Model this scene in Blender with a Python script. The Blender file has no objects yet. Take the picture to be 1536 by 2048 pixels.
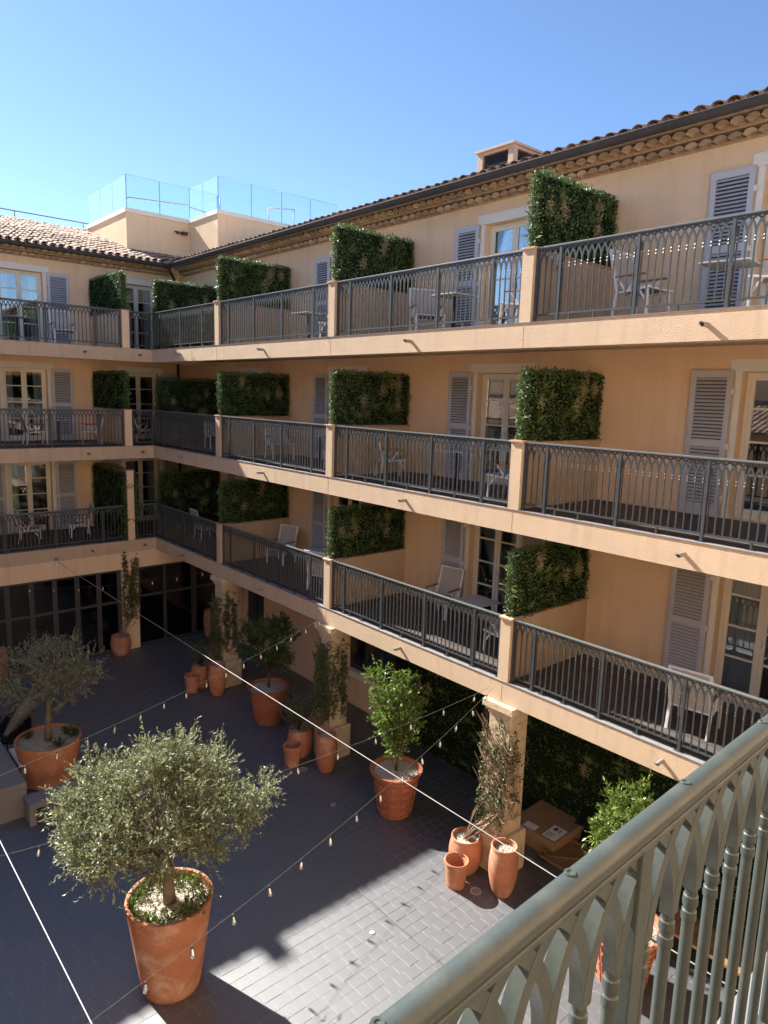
import bpy, bmesh, math, random
import numpy as np
from mathutils import Vector, Matrix
random.seed(7); rng = np.random.default_rng(11)
R = math.radians
scene = bpy.context.scene
COL = scene.collection

# ------------------------------------------------------------------ camera
F_PX, YAW, PITCH, ROLL = 1395.0, R(138.865), R(-9.437), R(1.749)
CAM = Vector((21.750, -9.109, 8.416))
fw = Vector((math.cos(PITCH)*math.cos(YAW), math.cos(PITCH)*math.sin(YAW), math.sin(PITCH)))
rt0 = Vector((math.sin(YAW), -math.cos(YAW), 0)); up0 = rt0.cross(fw)
RT = rt0*math.cos(ROLL)+up0*math.sin(ROLL); UP = -rt0*math.sin(ROLL)+up0*math.cos(ROLL)
cd = bpy.data.cameras.new('camera'); cam = bpy.data.objects.new('camera', cd); COL.objects.link(cam)
m = Matrix((RT, UP, -fw)).transposed().to_4x4(); m.translation = CAM
cam.matrix_world = m
cd.sensor_fit = 'VERTICAL'; cd.sensor_height = 36.0; cd.lens = 36.0*F_PX/2048.0
cd.clip_start = 0.05; cd.clip_end = 2000
scene.camera = cam

# ------------------------------------------------------------------ sky, sun, exposure
SUN = Vector((1.231, 0.262, -1.0)).normalized()       # direction the light travels
EL = math.asin(-SUN.z); AZ = math.atan2(-SUN.x, -SUN.y)  # azimuth from +Y towards +X
w = bpy.data.worlds.new('World'); scene.world = w; w.use_nodes = True
nt = w.node_tree; nt.nodes.clear()
o_ = nt.nodes.new('ShaderNodeOutputWorld'); b_ = nt.nodes.new('ShaderNodeBackground'); s_ = nt.nodes.new('ShaderNodeTexSky')
s_.sky_type = 'NISHITA'; s_.sun_disc = False; s_.sun_elevation = EL; s_.sun_rotation = AZ
s_.air_density = 0.8; s_.dust_density = 0.1; s_.ozone_density = 4.5; s_.altitude = 50
b_.inputs['Strength'].default_value = 0.073
nt.links.new(s_.outputs[0], b_.inputs[0]); nt.links.new(b_.outputs[0], o_.inputs[0])
sl = bpy.data.lights.new('sun', 'SUN'); so = bpy.data.objects.new('sun', sl); COL.objects.link(so)
sl.energy = 4.7; sl.angle = R(0.53); sl.color = (1.0, 0.955, 0.885)
so.rotation_euler = SUN.to_track_quat('-Z', 'Y').to_euler()
scene.view_settings.view_transform = 'Standard'; scene.view_settings.look = 'None'
scene.view_settings.exposure = 1.66; scene.view_settings.gamma = 1.0; scene.view_settings.use_curve_mapping = False

# ------------------------------------------------------------------ materials
def mat(name, col, rough=0.7, spec=0.3, metal=0.0, var=0.12, vscale=3.0, bump=0.0, bscale=40.0, isl=0.0, objr=0.0,
        trans=0.0, ior=0, streak=0, stain=None, stscale=1.2, stamt=0.5, bump2=0.0, b2scale=6.0):
    M = bpy.data.materials.new(name); M.use_nodes = True
    t = M.node_tree; n = t.nodes; L = t.links; n.clear()
    out = n.new('ShaderNodeOutputMaterial'); p = n.new('ShaderNodeBsdfPrincipled')
    p.inputs['Roughness'].default_value = rough; p.inputs['Specular IOR Level'].default_value = spec
    p.inputs['Metallic'].default_value = metal
    if ior: p.inputs['IOR'].default_value = ior
    tc = n.new('ShaderNodeTexCoord')
    nz = n.new('ShaderNodeTexNoise'); nz.inputs['Scale'].default_value = vscale; nz.inputs['Detail'].default_value = 6
    L.new(tc.outputs['Object'], nz.inputs['Vector'])
    mr = n.new('ShaderNodeMapRange'); mr.inputs[3].default_value = 1-var; mr.inputs[4].default_value = 1+var
    mr.inputs[1].default_value = .25; mr.inputs[2].default_value = .75
    L.new(nz.outputs['Fac'], mr.inputs[0])
    val = mr.outputs[0]
    def mul(a, sock, amt):
        r = n.new('ShaderNodeMapRange'); r.inputs[3].default_value = 1-amt; r.inputs[4].default_value = 1+amt
        L.new(sock, r.inputs[0]); k = n.new('ShaderNodeMath'); k.operation = 'MULTIPLY'
        L.new(a, k.inputs[0]); L.new(r.outputs[0], k.inputs[1]); return k.outputs[0]
    if isl:
        g = n.new('ShaderNodeNewGeometry'); val = mul(val, g.outputs['Random Per Island'], isl)
    if objr:
        g = n.new('ShaderNodeObjectInfo'); val = mul(val, g.outputs['Random'], objr)
    vm = n.new('ShaderNodeVectorMath'); vm.operation = 'SCALE'; vm.inputs[0].default_value = col
    L.new(val, vm.inputs['Scale']); csock = vm.outputs[0]
    if stain:
        nz2 = n.new('ShaderNodeTexNoise'); nz2.inputs['Scale'].default_value = stscale; nz2.inputs['Detail'].default_value = 8
        nz2.inputs['Roughness'].default_value = .65
        L.new(tc.outputs['Object'], nz2.inputs['Vector'])
        r2 = n.new('ShaderNodeMapRange'); r2.inputs[1].default_value = .5; r2.inputs[2].default_value = .72
        r2.inputs[3].default_value = 0; r2.inputs[4].default_value = stamt
        L.new(nz2.outputs['Fac'], r2.inputs[0])
        mx = n.new('ShaderNodeMix'); mx.data_type = 'RGBA'; L.new(r2.outputs[0], mx.inputs[0])
        L.new(csock, mx.inputs[6]); mx.inputs[7].default_value = (*stain, 1); csock = mx.outputs[2]
    if streak:
        mp = n.new('ShaderNodeMapping'); mp.inputs['Scale'].default_value = (5.5, 5.5, .55); L.new(tc.outputs['Object'], mp.inputs[0])
        n3 = n.new('ShaderNodeTexNoise'); n3.inputs['Scale'].default_value = 1.0; n3.inputs['Detail'].default_value = 5; L.new(mp.outputs[0], n3.inputs['Vector'])
        r3 = n.new('ShaderNodeMapRange'); r3.inputs[1].default_value = .52; r3.inputs[2].default_value = .75; r3.inputs[3].default_value = 1; r3.inputs[4].default_value = 1-2*streak
        L.new(n3.outputs['Fac'], r3.inputs[0]); v3 = n.new('ShaderNodeVectorMath'); v3.operation = 'SCALE'; L.new(csock, v3.inputs[0]); L.new(r3.outputs[0], v3.inputs['Scale']); csock = v3.outputs[0]
    L.new(csock, p.inputs['Base Color'])
    nrm = None
    for bs, sc in ((bump2, b2scale), (bump, bscale)):
        if bs:
            nb = n.new('ShaderNodeTexNoise'); nb.inputs['Scale'].default_value = sc; nb.inputs['Detail'].default_value = 3
            L.new(tc.outputs['Object'], nb.inputs['Vector'])
            bp = n.new('ShaderNodeBump'); bp.inputs['Strength'].default_value = bs; bp.inputs['Distance'].default_value = .02
            L.new(nb.outputs['Fac'], bp.inputs['Height'])
            if nrm: L.new(nrm, bp.inputs['Normal'])
            nrm = bp.outputs[0]
    if nrm: L.new(nrm, p.inputs['Normal'])
    surf = p.outputs[0]
    if trans:
        tr = n.new('ShaderNodeBsdfTranslucent'); ms = n.new('ShaderNodeMixShader'); ms.inputs[0].default_value = trans
        L.new(csock, tr.inputs[0]); L.new(p.outputs[0], ms.inputs[1]); L.new(tr.outputs[0], ms.inputs[2]); surf = ms.outputs[0]
    L.new(surf, out.inputs[0])
    return M

def glass_mat(name, base=0.08, tint=(.9, .95, .95), edge=1.0):
    M = bpy.data.materials.new(name); M.use_nodes = True
    t = M.node_tree; n = t.nodes; L = t.links; n.clear()
    out = n.new('ShaderNodeOutputMaterial'); tr = n.new('ShaderNodeBsdfTransparent'); tr.inputs[0].default_value = (*tint, 1)
    gl = n.new('ShaderNodeBsdfGlossy'); gl.inputs['Roughness'].default_value = .015; gl.inputs['Color'].default_value = (1, 1, 1, 1)
    fr = n.new('ShaderNodeFresnel'); fr.inputs[0].default_value = 1.5
    mu = n.new('ShaderNodeMath'); mu.operation = 'MULTIPLY_ADD'; mu.inputs[1].default_value = edge; mu.inputs[2].default_value = base
    mu.use_clamp = True; L.new(fr.outputs[0], mu.inputs[0])
    ms = n.new('ShaderNodeMixShader'); L.new(mu.outputs[0], ms.inputs[0]); L.new(tr.outputs[0], ms.inputs[1]); L.new(gl.outputs[0], ms.inputs[2])
    L.new(ms.outputs[0], out.inputs[0]); return M

M = {}
PEACH = (.87, .635, .415)  # wall paint lightened to make up for missing bounce light in shade
M['stucco'] = mat('stucco', PEACH, .9, .1, var=.05, vscale=1.3, bump=.25, bscale=70, streak=.045)
M['roughcast'] = mat('roughcast', (.64, .485, .335), .92, .1, var=.07, vscale=2.0, bump=.8, bscale=80, bump2=.12, b2scale=9, streak=.07, stain=(.58, .43, .31), stscale=2.2, stamt=.35)  # same paint as the walls, toned down where sun hits the beams
M['cap'] = mat('cap', (.58, .36, .25), .85, .2, var=.2, vscale=9, bump=.2)
M['trim'] = mat('trim', (.83, .80, .72), .75, .2, var=.05, bump=.08)
M['doorframe'] = mat('doorframe', (.80, .75, .63), .45, .4, var=.04)
M['shutter'] = mat('shutter', (.555, .55, .58), .5, .35, var=.05, vscale=2)
M['glass'] = glass_mat('glass', .13)
M['darkglass'] = glass_mat('darkglass', .03, (.35, .37, .4))
M['terraceglass'] = glass_mat('terraceglass', .0, (.95, .985, .995), .8)
M['glassedge'] = mat('glassedge', (.30, .52, .60), .3, .5)
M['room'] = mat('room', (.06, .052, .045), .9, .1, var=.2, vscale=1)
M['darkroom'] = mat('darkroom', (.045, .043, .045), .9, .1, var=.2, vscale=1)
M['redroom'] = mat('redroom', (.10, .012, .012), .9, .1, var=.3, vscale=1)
M['curtain'] = mat('curtain', (.42, .44, .48), .9, .1, var=.06, vscale=4, trans=.25)
M['iron'] = mat('iron', (.060, .067, .070), .45, .45, var=.12, vscale=12, bump=.05, bscale=60)  # bars in the shared grey-green paint, darkened for their shaded faces
M['ironfg'] = mat('ironfg', (.052, .066, .062), .42, .5, var=.10, vscale=5, bump=.05, bscale=40, bump2=.04, b2scale=130, stain=(.13, .125, .10), stscale=9, stamt=.4)
M['ironlit'] = mat('ironlit', (.14, .155, .148), .34, .55, var=.1, vscale=8)  # same paint as the bars, lightened to imitate sun on handrail tops
M['flash'] = mat('flash', (.24, .24, .245), .45, .5, var=.12, vscale=6)
M['gutter'] = mat('gutter', (.075, .068, .066), .7, .2, var=.12, vscale=3)
M['tile'] = mat('tile', (.33, .225, .165), .88, .15, var=.3, vscale=9, isl=.3, objr=.42, bump=.25, bscale=30, stain=(.41, .355, .295), stscale=5, stamt=.8)
M['gentile'] = mat('gentile', (.52, .405, .29), .88, .15, var=.22, vscale=9, objr=.25, bump=.2, bscale=30, stain=(.48, .40, .29), stscale=6, stamt=.6)
M['mortar'] = mat('mortar', (.46, .30, .19), .95, .1, var=.2, vscale=8, bump=.3)
M['ledgestrip'] = mat('ledgestrip', (.52, .39, .285), .9, .1, var=.25, vscale=10, bump=.2)
M['chimney'] = mat('chimney', (.52, .385, .29), .92, .1, var=.15, vscale=5, stain=(.22, .19, .15), stscale=5, stamt=.6, bump=.3)
M['louver'] = mat('louver', (.06, .062, .07), .5, .4)
M['stone'] = mat('stone', (.023, .028, .040), .56, 1.0, ior=2.06, var=.16, vscale=28, isl=.16, objr=.14, bump=.2, bscale=90, stain=(.050, .051, .056), stscale=1.1, stamt=.6)
M['joint'] = mat('joint', (.30, .29, .27), .95, .1, var=.25, vscale=8)
M['earth'] = mat('earth', (.17, .155, .14), .95, .1, var=.2, vscale=.5)
M['column'] = mat('column', (.64, .51, .35), .9, .12, var=.18, vscale=6, bump=.45, bscale=30, bump2=.2, b2scale=8, stain=(.40, .33, .25), stscale=5, stamt=.75)
M['terra'] = mat('terra', (.47, .195, .105), .75, .25, var=.16, vscale=4, bump=.1, bscale=50, objr=.12, stain=(.60, .43, .32), stscale=2.6, stamt=.85, bump2=.08, b2scale=10)
M['terradark'] = mat('terradark', (.38, .14, .08), .7, .25, var=.12, vscale=4, bump=.1, bscale=50, objr=.05, stain=(.42, .2, .12), stscale=3, stamt=.35)
M['gravel'] = mat('gravel', (.52, .46, .38), .95, .1, var=.35, vscale=45, isl=.3)
M['soil'] = mat('soil', (.07, .05, .035), .95, .1)
M['bark'] = mat('bark', (.19, .15, .115), .9, .1, var=.3, vscale=10, bump=.5, bscale=25)
M['barkdark'] = mat('barkdark', (.10, .07, .05), .9, .1, var=.3, vscale=10, bump=.4, bscale=25)
M['vinestem'] = mat('vinestem', (.30, .22, .15), .9, .1, var=.3, vscale=10, isl=.25)
M['olive'] = mat('olive', (.27, .31, .165), .45, .45, var=.1, isl=.62, trans=.25)
M['olivegrey'] = mat('olivegrey', (.27, .30, .19), .55, .35, var=.1, isl=.5, trans=.2)
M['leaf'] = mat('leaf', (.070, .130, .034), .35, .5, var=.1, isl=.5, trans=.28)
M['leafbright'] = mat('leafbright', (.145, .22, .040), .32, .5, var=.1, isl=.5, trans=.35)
M['leafvine'] = mat('leafvine', (.11, .14, .055), .45, .4, var=.1, isl=.5, trans=.25)
M['hedge'] = mat('hedge', (.105, .165, .058), .46, .38, var=.4, vscale=2.6, isl=.6, trans=.24)
M['frond'] = mat('frond', (.13, .185, .05), .4, .4, var=.15, isl=.4, trans=.3)
M['flower'] = mat('flower', (.50, .45, .27), .7, .2, var=.1, isl=.3, trans=.3)
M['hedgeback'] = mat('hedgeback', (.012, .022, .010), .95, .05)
M['white'] = mat('white', (.82, .82, .82), .45, .4, var=.04)
M['sling'] = mat('sling', (.50, .465, .42), .85, .15, var=.08, vscale=90, bump=.3, bscale=160)
M['teak'] = mat('teak', (.34, .135, .055), .5, .35, var=.2, vscale=14)
M['tabletop'] = mat('tabletop', (.58, .58, .58), .5, .4, var=.05)
M['black'] = mat('black', (.02, .021, .024), .45, .4)
M['deck'] = mat('deck', (.085, .072, .068), .6, .35, var=.2, vscale=8, objr=.12, bump=.1)
M['pipe'] = mat('pipe', (.26, .24, .215), .5, .4)
M['cable'] = mat('cable', (.36, .345, .31), .4, .5)
M['wire'] = mat('wire', (.12, .11, .10), .6, .3)
M['bulb'] = glass_mat('bulb', .30, (.97, .95, .9))
M['socket'] = mat('socket', (.03, .03, .03), .5, .4)
M['filament'] = mat('filament', (.85, .82, .76), .4, .4)
M['bench'] = mat('bench', (.23, .22, .215), .7, .3, var=.08, vscale=4, bump=.1)
M['driftwood'] = mat('driftwood', (.24, .225, .205), .9, .1, var=.35, vscale=14, bump=.4)
M['wicker'] = mat('wicker', (.022, .021, .022), .8, .2, bump=.4, bscale=60)
M['cardboard'] = mat('cardboard', (.30, .185, .10), .85, .15, var=.07, vscale=3)
M['paper'] = mat('paper', (.72, .72, .72), .8, .2)
M['wood'] = mat('wood', (.28, .155, .07), .55, .35, var=.25, vscale=7, bump=.1)
M['darkframe'] = mat('darkframe', (.060, .058, .058), .5, .4, var=.1)
M['steel'] = mat('steel', (.52, .54, .55), .35, .5, metal=.6)
M['greydoor'] = mat('greydoor', (.045, .06, .065), .5, .4)
M['ink'] = mat('ink', (.05, .05, .05), .8, .1)

# ------------------------------------------------------------------ helpers
class MB:
    def __init__(s): s.v = []; s.f = []; s.mi = []; s.cur = 0
    def quad(s, a, b, c, d):
        i = len(s.v); s.v += [tuple(a), tuple(b), tuple(c), tuple(d)]; s.f.append((i, i+1, i+2, i+3)); s.mi.append(s.cur)
    def box(s, x0, x1, y0, y1, z0, z1):
        i = len(s.v)
        s.v += [(x0, y0, z0), (x1, y0, z0), (x1, y1, z0), (x0, y1, z0), (x0, y0, z1), (x1, y0, z1), (x1, y1, z1), (x0, y1, z1)]
        for f in ((0, 3, 2, 1), (4, 5, 6, 7), (0, 1, 5, 4), (1, 2, 6, 5), (2, 3, 7, 6), (3, 0, 4, 7)):
            s.f.append(tuple(i+k for k in f)); s.mi.append(s.cur)
        return s
    def bar(s, a, b, wx, wy, upv=(0, 0, 1)):
        a = Vector(a); b = Vector(b); d = (b-a).normalized(); u = Vector(upv)
        if abs(d.dot(u)) > .98: u = Vector((1, 0, 0))
        sx = d.cross(u).normalized(); sy = sx.cross(d).normalized()
        i = len(s.v)
        for q in (a, b):
            for ex, ey in ((-1, -1), (1, -1), (1, 1), (-1, 1)): s.v.append(tuple(q+sx*(ex*wx/2)+sy*(ey*wy/2)))
        for f in ((3, 2, 1, 0), (4, 5, 6, 7), (0, 1, 5, 4), (1, 2, 6, 5), (2, 3, 7, 6), (3, 0, 4, 7)):
            s.f.append(tuple(i+k for k in f)); s.mi.append(s.cur)
        return s
    def tube(s, pts, rad, n=6, caps=True):
        pts = [Vector(q) for q in pts]; k = len(pts)
        if not hasattr(rad, '__len__'): rad = [rad]*k
        base = len(s.v); ref = None
        for j, q in enumerate(pts):
            d = (pts[min(j+1, k-1)]-pts[max(j-1, 0)]).normalized()
            if ref is None:
                ref = Vector((0, 0, 1)) if abs(d.z) < .9 else Vector((1, 0, 0))
            sx = d.cross(ref).normalized(); sy = sx.cross(d).normalized(); ref = sy
            for a in range(n):
                t = 2*math.pi*a/n; s.v.append(tuple(q+(sx*math.cos(t)+sy*math.sin(t))*rad[j]))
        for j in range(k-1):
            for a in range(n):
                b = (a+1) % n
                s.f.append((base+j*n+a, base+j*n+b, base+(j+1)*n+b, base+(j+1)*n+a)); s.mi.append(s.cur)
        if caps:
            s.f.append(tuple(base+a for a in reversed(range(n)))); s.f.append(tuple(base+(k-1)*n+a for a in range(n))); s.mi += [s.cur]*2
        return s
    def lathe(s, prof, n=28, c=(0, 0, 0)):
        base = len(s.v); k = len(prof)
        for r, z in prof:
            for a in range(n):
                t = 2*math.pi*a/n; s.v.append((c[0]+r*math.cos(t), c[1]+r*math.sin(t), c[2]+z))
        for j in range(k-1):
            for a in range(n):
                b = (a+1) % n
                s.f.append((base+j*n+a, base+j*n+b, base+(j+1)*n+b, base+(j+1)*n+a)); s.mi.append(s.cur)
        return s
    def disc(s, r, z, n=28, c=(0, 0)):
        base = len(s.v)
        for a in range(n):
            t = 2*math.pi*a/n; s.v.append((c[0]+r*math.cos(t), c[1]+r*math.sin(t), z))
        s.f.append(tuple(range(base, base+n))); s.mi.append(s.cur); return s
    def mesh(s, name, mats, smooth=False, bevel=0):
        me = bpy.data.meshes.new(name); me.from_pydata(s.v, [], s.f)
        mats = mats if isinstance(mats, (list, tuple)) else [mats]
        for q in mats: me.materials.append(M[q])
        if len(mats) > 1: me.polygons.foreach_set('material_index', s.mi)
        if bevel:
            bm = bmesh.new(); bm.from_mesh(me)
            bmesh.ops.bevel(bm, geom=list(bm.edges), offset=bevel, segments=2, affect='EDGES', profile=.6, clamp_overlap=True)
            bm.to_mesh(me); bm.free()
        if smooth:
            me.polygons.foreach_set('use_smooth', [True]*len(me.polygons))
            if smooth == 'auto':
                try: me.set_sharp_from_angle(angle=R(40))
                except Exception: pass
        me.update(); return me
    def obj(s, name, mats, parent=None, smooth=False, bevel=0, loc=None, rot=None):
        return link(name, s.mesh(name, mats, smooth, bevel), parent, loc, rot)

def link(name, me, parent=None, loc=None, rot=None):
    o = bpy.data.objects.new(name, me); COL.objects.link(o)
    if parent: o.parent = parent
    if loc is not None: o.location = loc
    if rot is not None: o.rotation_euler = (0, 0, rot) if not hasattr(rot, '__len__') else rot
    return o
def tag(o, label, cat, group=None, kind=None):
    if label: o['label'] = label
    if cat: o['category'] = cat
    if group: o['group'] = group
    if kind: o['kind'] = kind
    return o
def thing(name, label, cat, loc=(0, 0, 0), rot=0, group=None):
    o = link(name, None, None, loc, rot); o.empty_display_size = .2
    return tag(o, label, cat, group)

def leaf_arrays(P, D, Nn, ln, wd, bend=.15):
    """P base points, D directions, Nn normals -> diamond leaves of 4 verts (2 tris, folded)"""
    n = len(P); D = D/np.linalg.norm(D, axis=1, keepdims=True)
    S = np.cross(D, Nn); S /= np.linalg.norm(S, axis=1, keepdims=True)+1e-9
    N2 = np.cross(S, D)
    ln = np.broadcast_to(ln, (n,))[:, None]; wd = np.broadcast_to(wd, (n,))[:, None]
    v = np.stack([P, P+D*ln*.5+S*wd*.5+N2*ln*bend, P+D*ln, P+D*ln*.5-S*wd*.5+N2*ln*bend], axis=1).reshape(-1, 3)
    return v
def leaf_mesh(name, v, mats):
    """v (4n,3) quads"""
    n = len(v)//4
    me = bpy.data.meshes.new(name)
    me.vertices.add(4*n); me.vertices.foreach_set('co', v.astype(np.float32).ravel())
    me.loops.add(4*n); me.loops.foreach_set('vertex_index', np.arange(4*n, dtype=np.int32))
    me.polygons.add(n); me.polygons.foreach_set('loop_start', np.arange(0, 4*n, 4, dtype=np.int32))
    me.polygons.foreach_set('loop_total', np.full(n, 4, dtype=np.int32))
    me.materials.append(M[mats]); me.update(calc_edges=True); me.validate(); return me
def runit(n):
    a = rng.normal(size=(n, 3)); return a/np.linalg.norm(a, axis=1, keepdims=True)

# level heights (balcony floor tops) and plan
S = {1: 3.626, 2: 6.626, 3: 9.626}
BEAM = .389; HP = 1.115
PX = [4.204, 9.318, 14.451, 19.6]; PWID = .22
DR, DL = 2.3, 2.9          # balcony depth of the right and left wing
EAVE = 12.40               # underside of the cornice
ZTOP = {1: 'first-floor', 2: 'second-floor', 3: 'top-floor'}

# ================================================================== GROUND
g = MB(); g.quad((-300, -300, -.03), (300, -300, -.03), (300, 300, -.03), (-300, 300, -.03))
tag(g.obj('ground', 'earth'), 'plain grey-brown ground around the hotel buildings', 'ground', kind='structure')
pv = MB(); pv.box(0.0, 24, -14, 2.3, -.024, -.0032)
pav = pv.obj('courtyard_paving', 'joint')
tag(pav, 'dark grey stone paving of the courtyard laid in courses', 'paving', kind='structure')
def project(P):
    d = Vector(P)-CAM; z = d.dot(fw)
    if z < .2: return None
    return 768+F_PX*d.dot(RT)/z, 1024-F_PX*d.dot(UP)/z, z
stones = []
x = 0.02
while x < 23.7:
    wx = .2; y = -13.98+random.uniform(0, .2)
    while y < 2.2:
        ly = random.choice((.2, .2, .24, .28, .2)); stones.append((x, y, wx-.007, min(ly, 2.29-y)-.008)); y += ly
    x += wx
def vis(sx):
    q = project((sx[0]+.1, sx[1]+.1, 0))
    if not q or not (0 < q[0] < 1536 and 0 < q[1] < 2048): return 1e6
    if q[1] > 2040-.757*(q[0]-720): return 1e6     # behind the near hand rail
    return q[2]+(0 if sx[0] > 13.3 else 1.5)
order = sorted(range(len(stones)), key=lambda i: vis(stones[i]))
near = set(order[:300]); cache = {}
fld = MB()
for i, (sx, sy, lx, ly) in enumerate(stones):
    dz = random.uniform(-.0015, .0015)
    if i in near:
        k = round(ly, 3)
        if k not in cache:
            b = MB(); b.box(-lx/2, lx/2, -ly/2, ly/2, -.02, 0); cache[k] = b.mesh('paving_stone', 'stone', bevel=.002)
        link('paving_stone', cache[k], pav, (sx+lx/2, sy+ly/2, dz))
    else:
        fld.box(sx, sx+lx, sy, sy+ly, -.02, dz)
tag(fld.obj('paving_stones_beyond', 'stone', pav), None, None, kind='stuff')

# ================================================================== WINGS
def wall_openings(mb, u0, u1, z0, z1, D, ops, depth=.2):
    us = sorted(set([u0, u1]+[q for o in ops for q in o[:2]])); zs = sorted(set([z0, z1]+[q for o in ops for q in o[2:4]]))
    for a, b in zip(us, us[1:]):
        for c, d in zip(zs, zs[1:]):
            um, zm = (a+b)/2, (c+d)/2
            if any(o[0] < um < o[1] and o[2] < zm < o[3] for o in ops): continue
            mb.quad((a, D, c), (b, D, c), (b, D, d), (a, D, d))
    for a, b, c, d in ops:
        e = D+depth
        mb.quad((a, D, c), (a, D, d), (a, e, d), (a, e, c)); mb.quad((b, D, c), (b, e, c), (b, e, d), (b, D, d))
        mb.quad((a, D, d), (b, D, d), (b, e, d), (a, e, d)); mb.quad((a, D, c), (a, e, c), (b, e, c), (b, D, c))

# ---- French door prototype (local x along the wall, y into the wall, origin at sill centre)
DW, DH = 1.30, 2.30
def door_meshes():
    f = MB()
    f.box(-DW/2, -DW/2+.06, 0, .07, 0, DH); f.box(DW/2-.06, DW/2, 0, .07, 0, DH); f.box(-DW/2+.06, DW/2-.06, 0, .07, DH-.06, DH)
    f.box(-DW/2+.06, DW/2-.06, .0, .07, 0, .03)
    rows = [.16, .70, 1.22, 1.74, 2.18]
    for sx in (-1, 1):
        a, b = (-DW/2+.06, -.012) if sx < 0 else (.012, DW/2-.06)
        f.box(a, a+.065, .012, .06, .03, DH-.06); f.box(b-.065, b, .012, .06, .03, DH-.06)
        f.box(a+.065, b-.065, .014, .058, .03, .16); f.box(a+.065, b-.065, .014, .058, 2.18, DH-.06)
        for z in rows[1:4]: f.box(a+.065, b-.065, .016, .056, z-.016, z+.016)
    f.box(-.02, .02, -.004, .012, .03, DH-.06)
    fm = f.mesh('french_door', 'doorframe', bevel=.004)
    p = MB(); pw = DW/2-.06-.012-.13; p.box(-pw/2, pw/2, 0, .006, 0, .52); pm = p.mesh('pane', 'glass')
    h = MB(); h.tube([(0, -.03, 0), (0, -.03, .11)], .008, 6); h.tube([(0, .0, .05), (0, -.03, .05)], .006, 6); hm = h.mesh('handle', 'steel')
    c = MB()
    for j in range(7):
        x0 = -.03+j*.045; y0 = .012*math.sin(j*1.9); y1 = .012*math.sin((j+1)*1.9)
        c.quad((x0, y0, 0), (x0+.045, y1, 0), (x0+.045, y1, 2.2), (x0, y0, 2.2))
    cm = c.mesh('curtain', 'curtain', smooth=True)
    return fm, pm, hm, cm, pw, rows
DOOR = door_meshes()
def french_door(parent, u, D, z, curtains=(1, 1)):
    fm, pm, hm, cm, pw, rows = DOOR
    d = link('french_door', fm, parent, (u, D+.17, z))
    for sx in (-1, 1):
        cx = sx*(.012+.065+pw/2)
        for k in range(4): 
            o = link('pane', pm, d, (cx, .03, rows[k]+(0 if k == 0 else .006))); o.scale = (1, 1, (rows[k+1]-rows[k])/.52)
    link('handle', hm, d, (.05, 0, 1.0))
    for k, cx in zip(curtains, (-.56, .33)):
        if k:
            o = link('curtain', cm, d, (cx, .16, .02)); o.scale = (.9 if k == 1 else 1.5, 1, 1)
# ---- shutter prototype
SW, SH = .66, 2.33
def shutter_meshes():
    f = MB(); st = .085
    f.box(-SW/2, -SW/2+st, 0, .04, 0, SH); f.box(SW/2-st, SW/2, 0, .04, 0, SH)
    f.box(-SW/2+st, SW/2-st, .002, .038, 0, .20); f.box(-SW/2+st, SW/2-st, .002, .038, SH-.11, SH); f.box(-SW/2+st, SW/2-st, .002, .038, 1.12, 1.24)
    fm = f.mesh('shutter', 'shutter', bevel=.003)
    s = MB(); wv = SW-2*st
    s.v = [(-wv/2, .000, -.017), (wv/2, .000, -.017), (wv/2, .036, .015), (-wv/2, .036, .015), (-wv/2, .004, -.024), (wv/2, .004, -.024), (wv/2, .039, .008), (-wv/2, .039, .008)]
    s.f = [(0, 1, 2, 3), (7, 6, 5, 4), (0, 4, 5, 1), (2, 6, 7, 3)]
    sm = s.mesh('slat', 'shutter')
    h = MB(); h.box(-.02, .02, -.006, .03, -.04, .04); hm = h.mesh('hinge', 'trim')
    c = MB(); c.tube([(0, -.012, -.35), (0, -.012, .35)], .006, 5); c.box(-.03, .03, -.02, 0, -.05, .02); lm = c.mesh('latch', 'shutter')
    return fm, sm, hm, lm
SHT = shutter_meshes()
_b = MB(); _b.box(-SW/2+.08, SW/2-.08, .0405, .0445, .15, SH-.1); SHADEP = _b.mesh('slat_shade', 'iron')  # dark sheet added behind the slats to imitate shade in the gaps
def shutter(parent, u, D, z, side=1):
    fm, sm, hm, lm = SHT
    s = link('shutter', fm, parent, (u, D-.052, z+.01))
    for a, b in ((.22, 1.10), (1.26, SH-.13)):
        n = int((b-a)/.054)
        for k in range(n): link('slat', sm, s, (0, 0, a+.02+k*(b-a-.02)/(n-1)))
    link('slat_shade', SHADEP, s)
    for hz in (.32, 1.14, 2.0): link('hinge', hm, s, (side*(SW/2+.018), .005, hz))
    link('latch', lm, s, (-side*(SW/2-.04), 0, 1.25))

# ---- deck boards, spouts
def spout_mesh():
    b = MB(); n = 12; r0, r1 = .032, .026
    for (ra, rb) in ((r0, r0), (r1, r1)):
        base = len(b.v)
        for y, r in ((0.0, ra), (-.17, rb)):
            for a in range(n):
                t = 2*math.pi*a/n; b.v.append((r*math.cos(t), y-(.03*math.sin(t) if y < 0 else 0), r*math.sin(t)))
        for a in range(n): c = (a+1) % n; b.f.append((base+a, base+c, base+n+c, base+n+a)); b.mi.append(0)
    for a in range(n): c = (a+1) % n; b.f.append((n+a, n+c, 3*n+c, 3*n+a)); b.mi.append(0)
    return b.mesh('drain_spout', 'pipe', smooth='auto')
SPOUT = spout_mesh()

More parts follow.
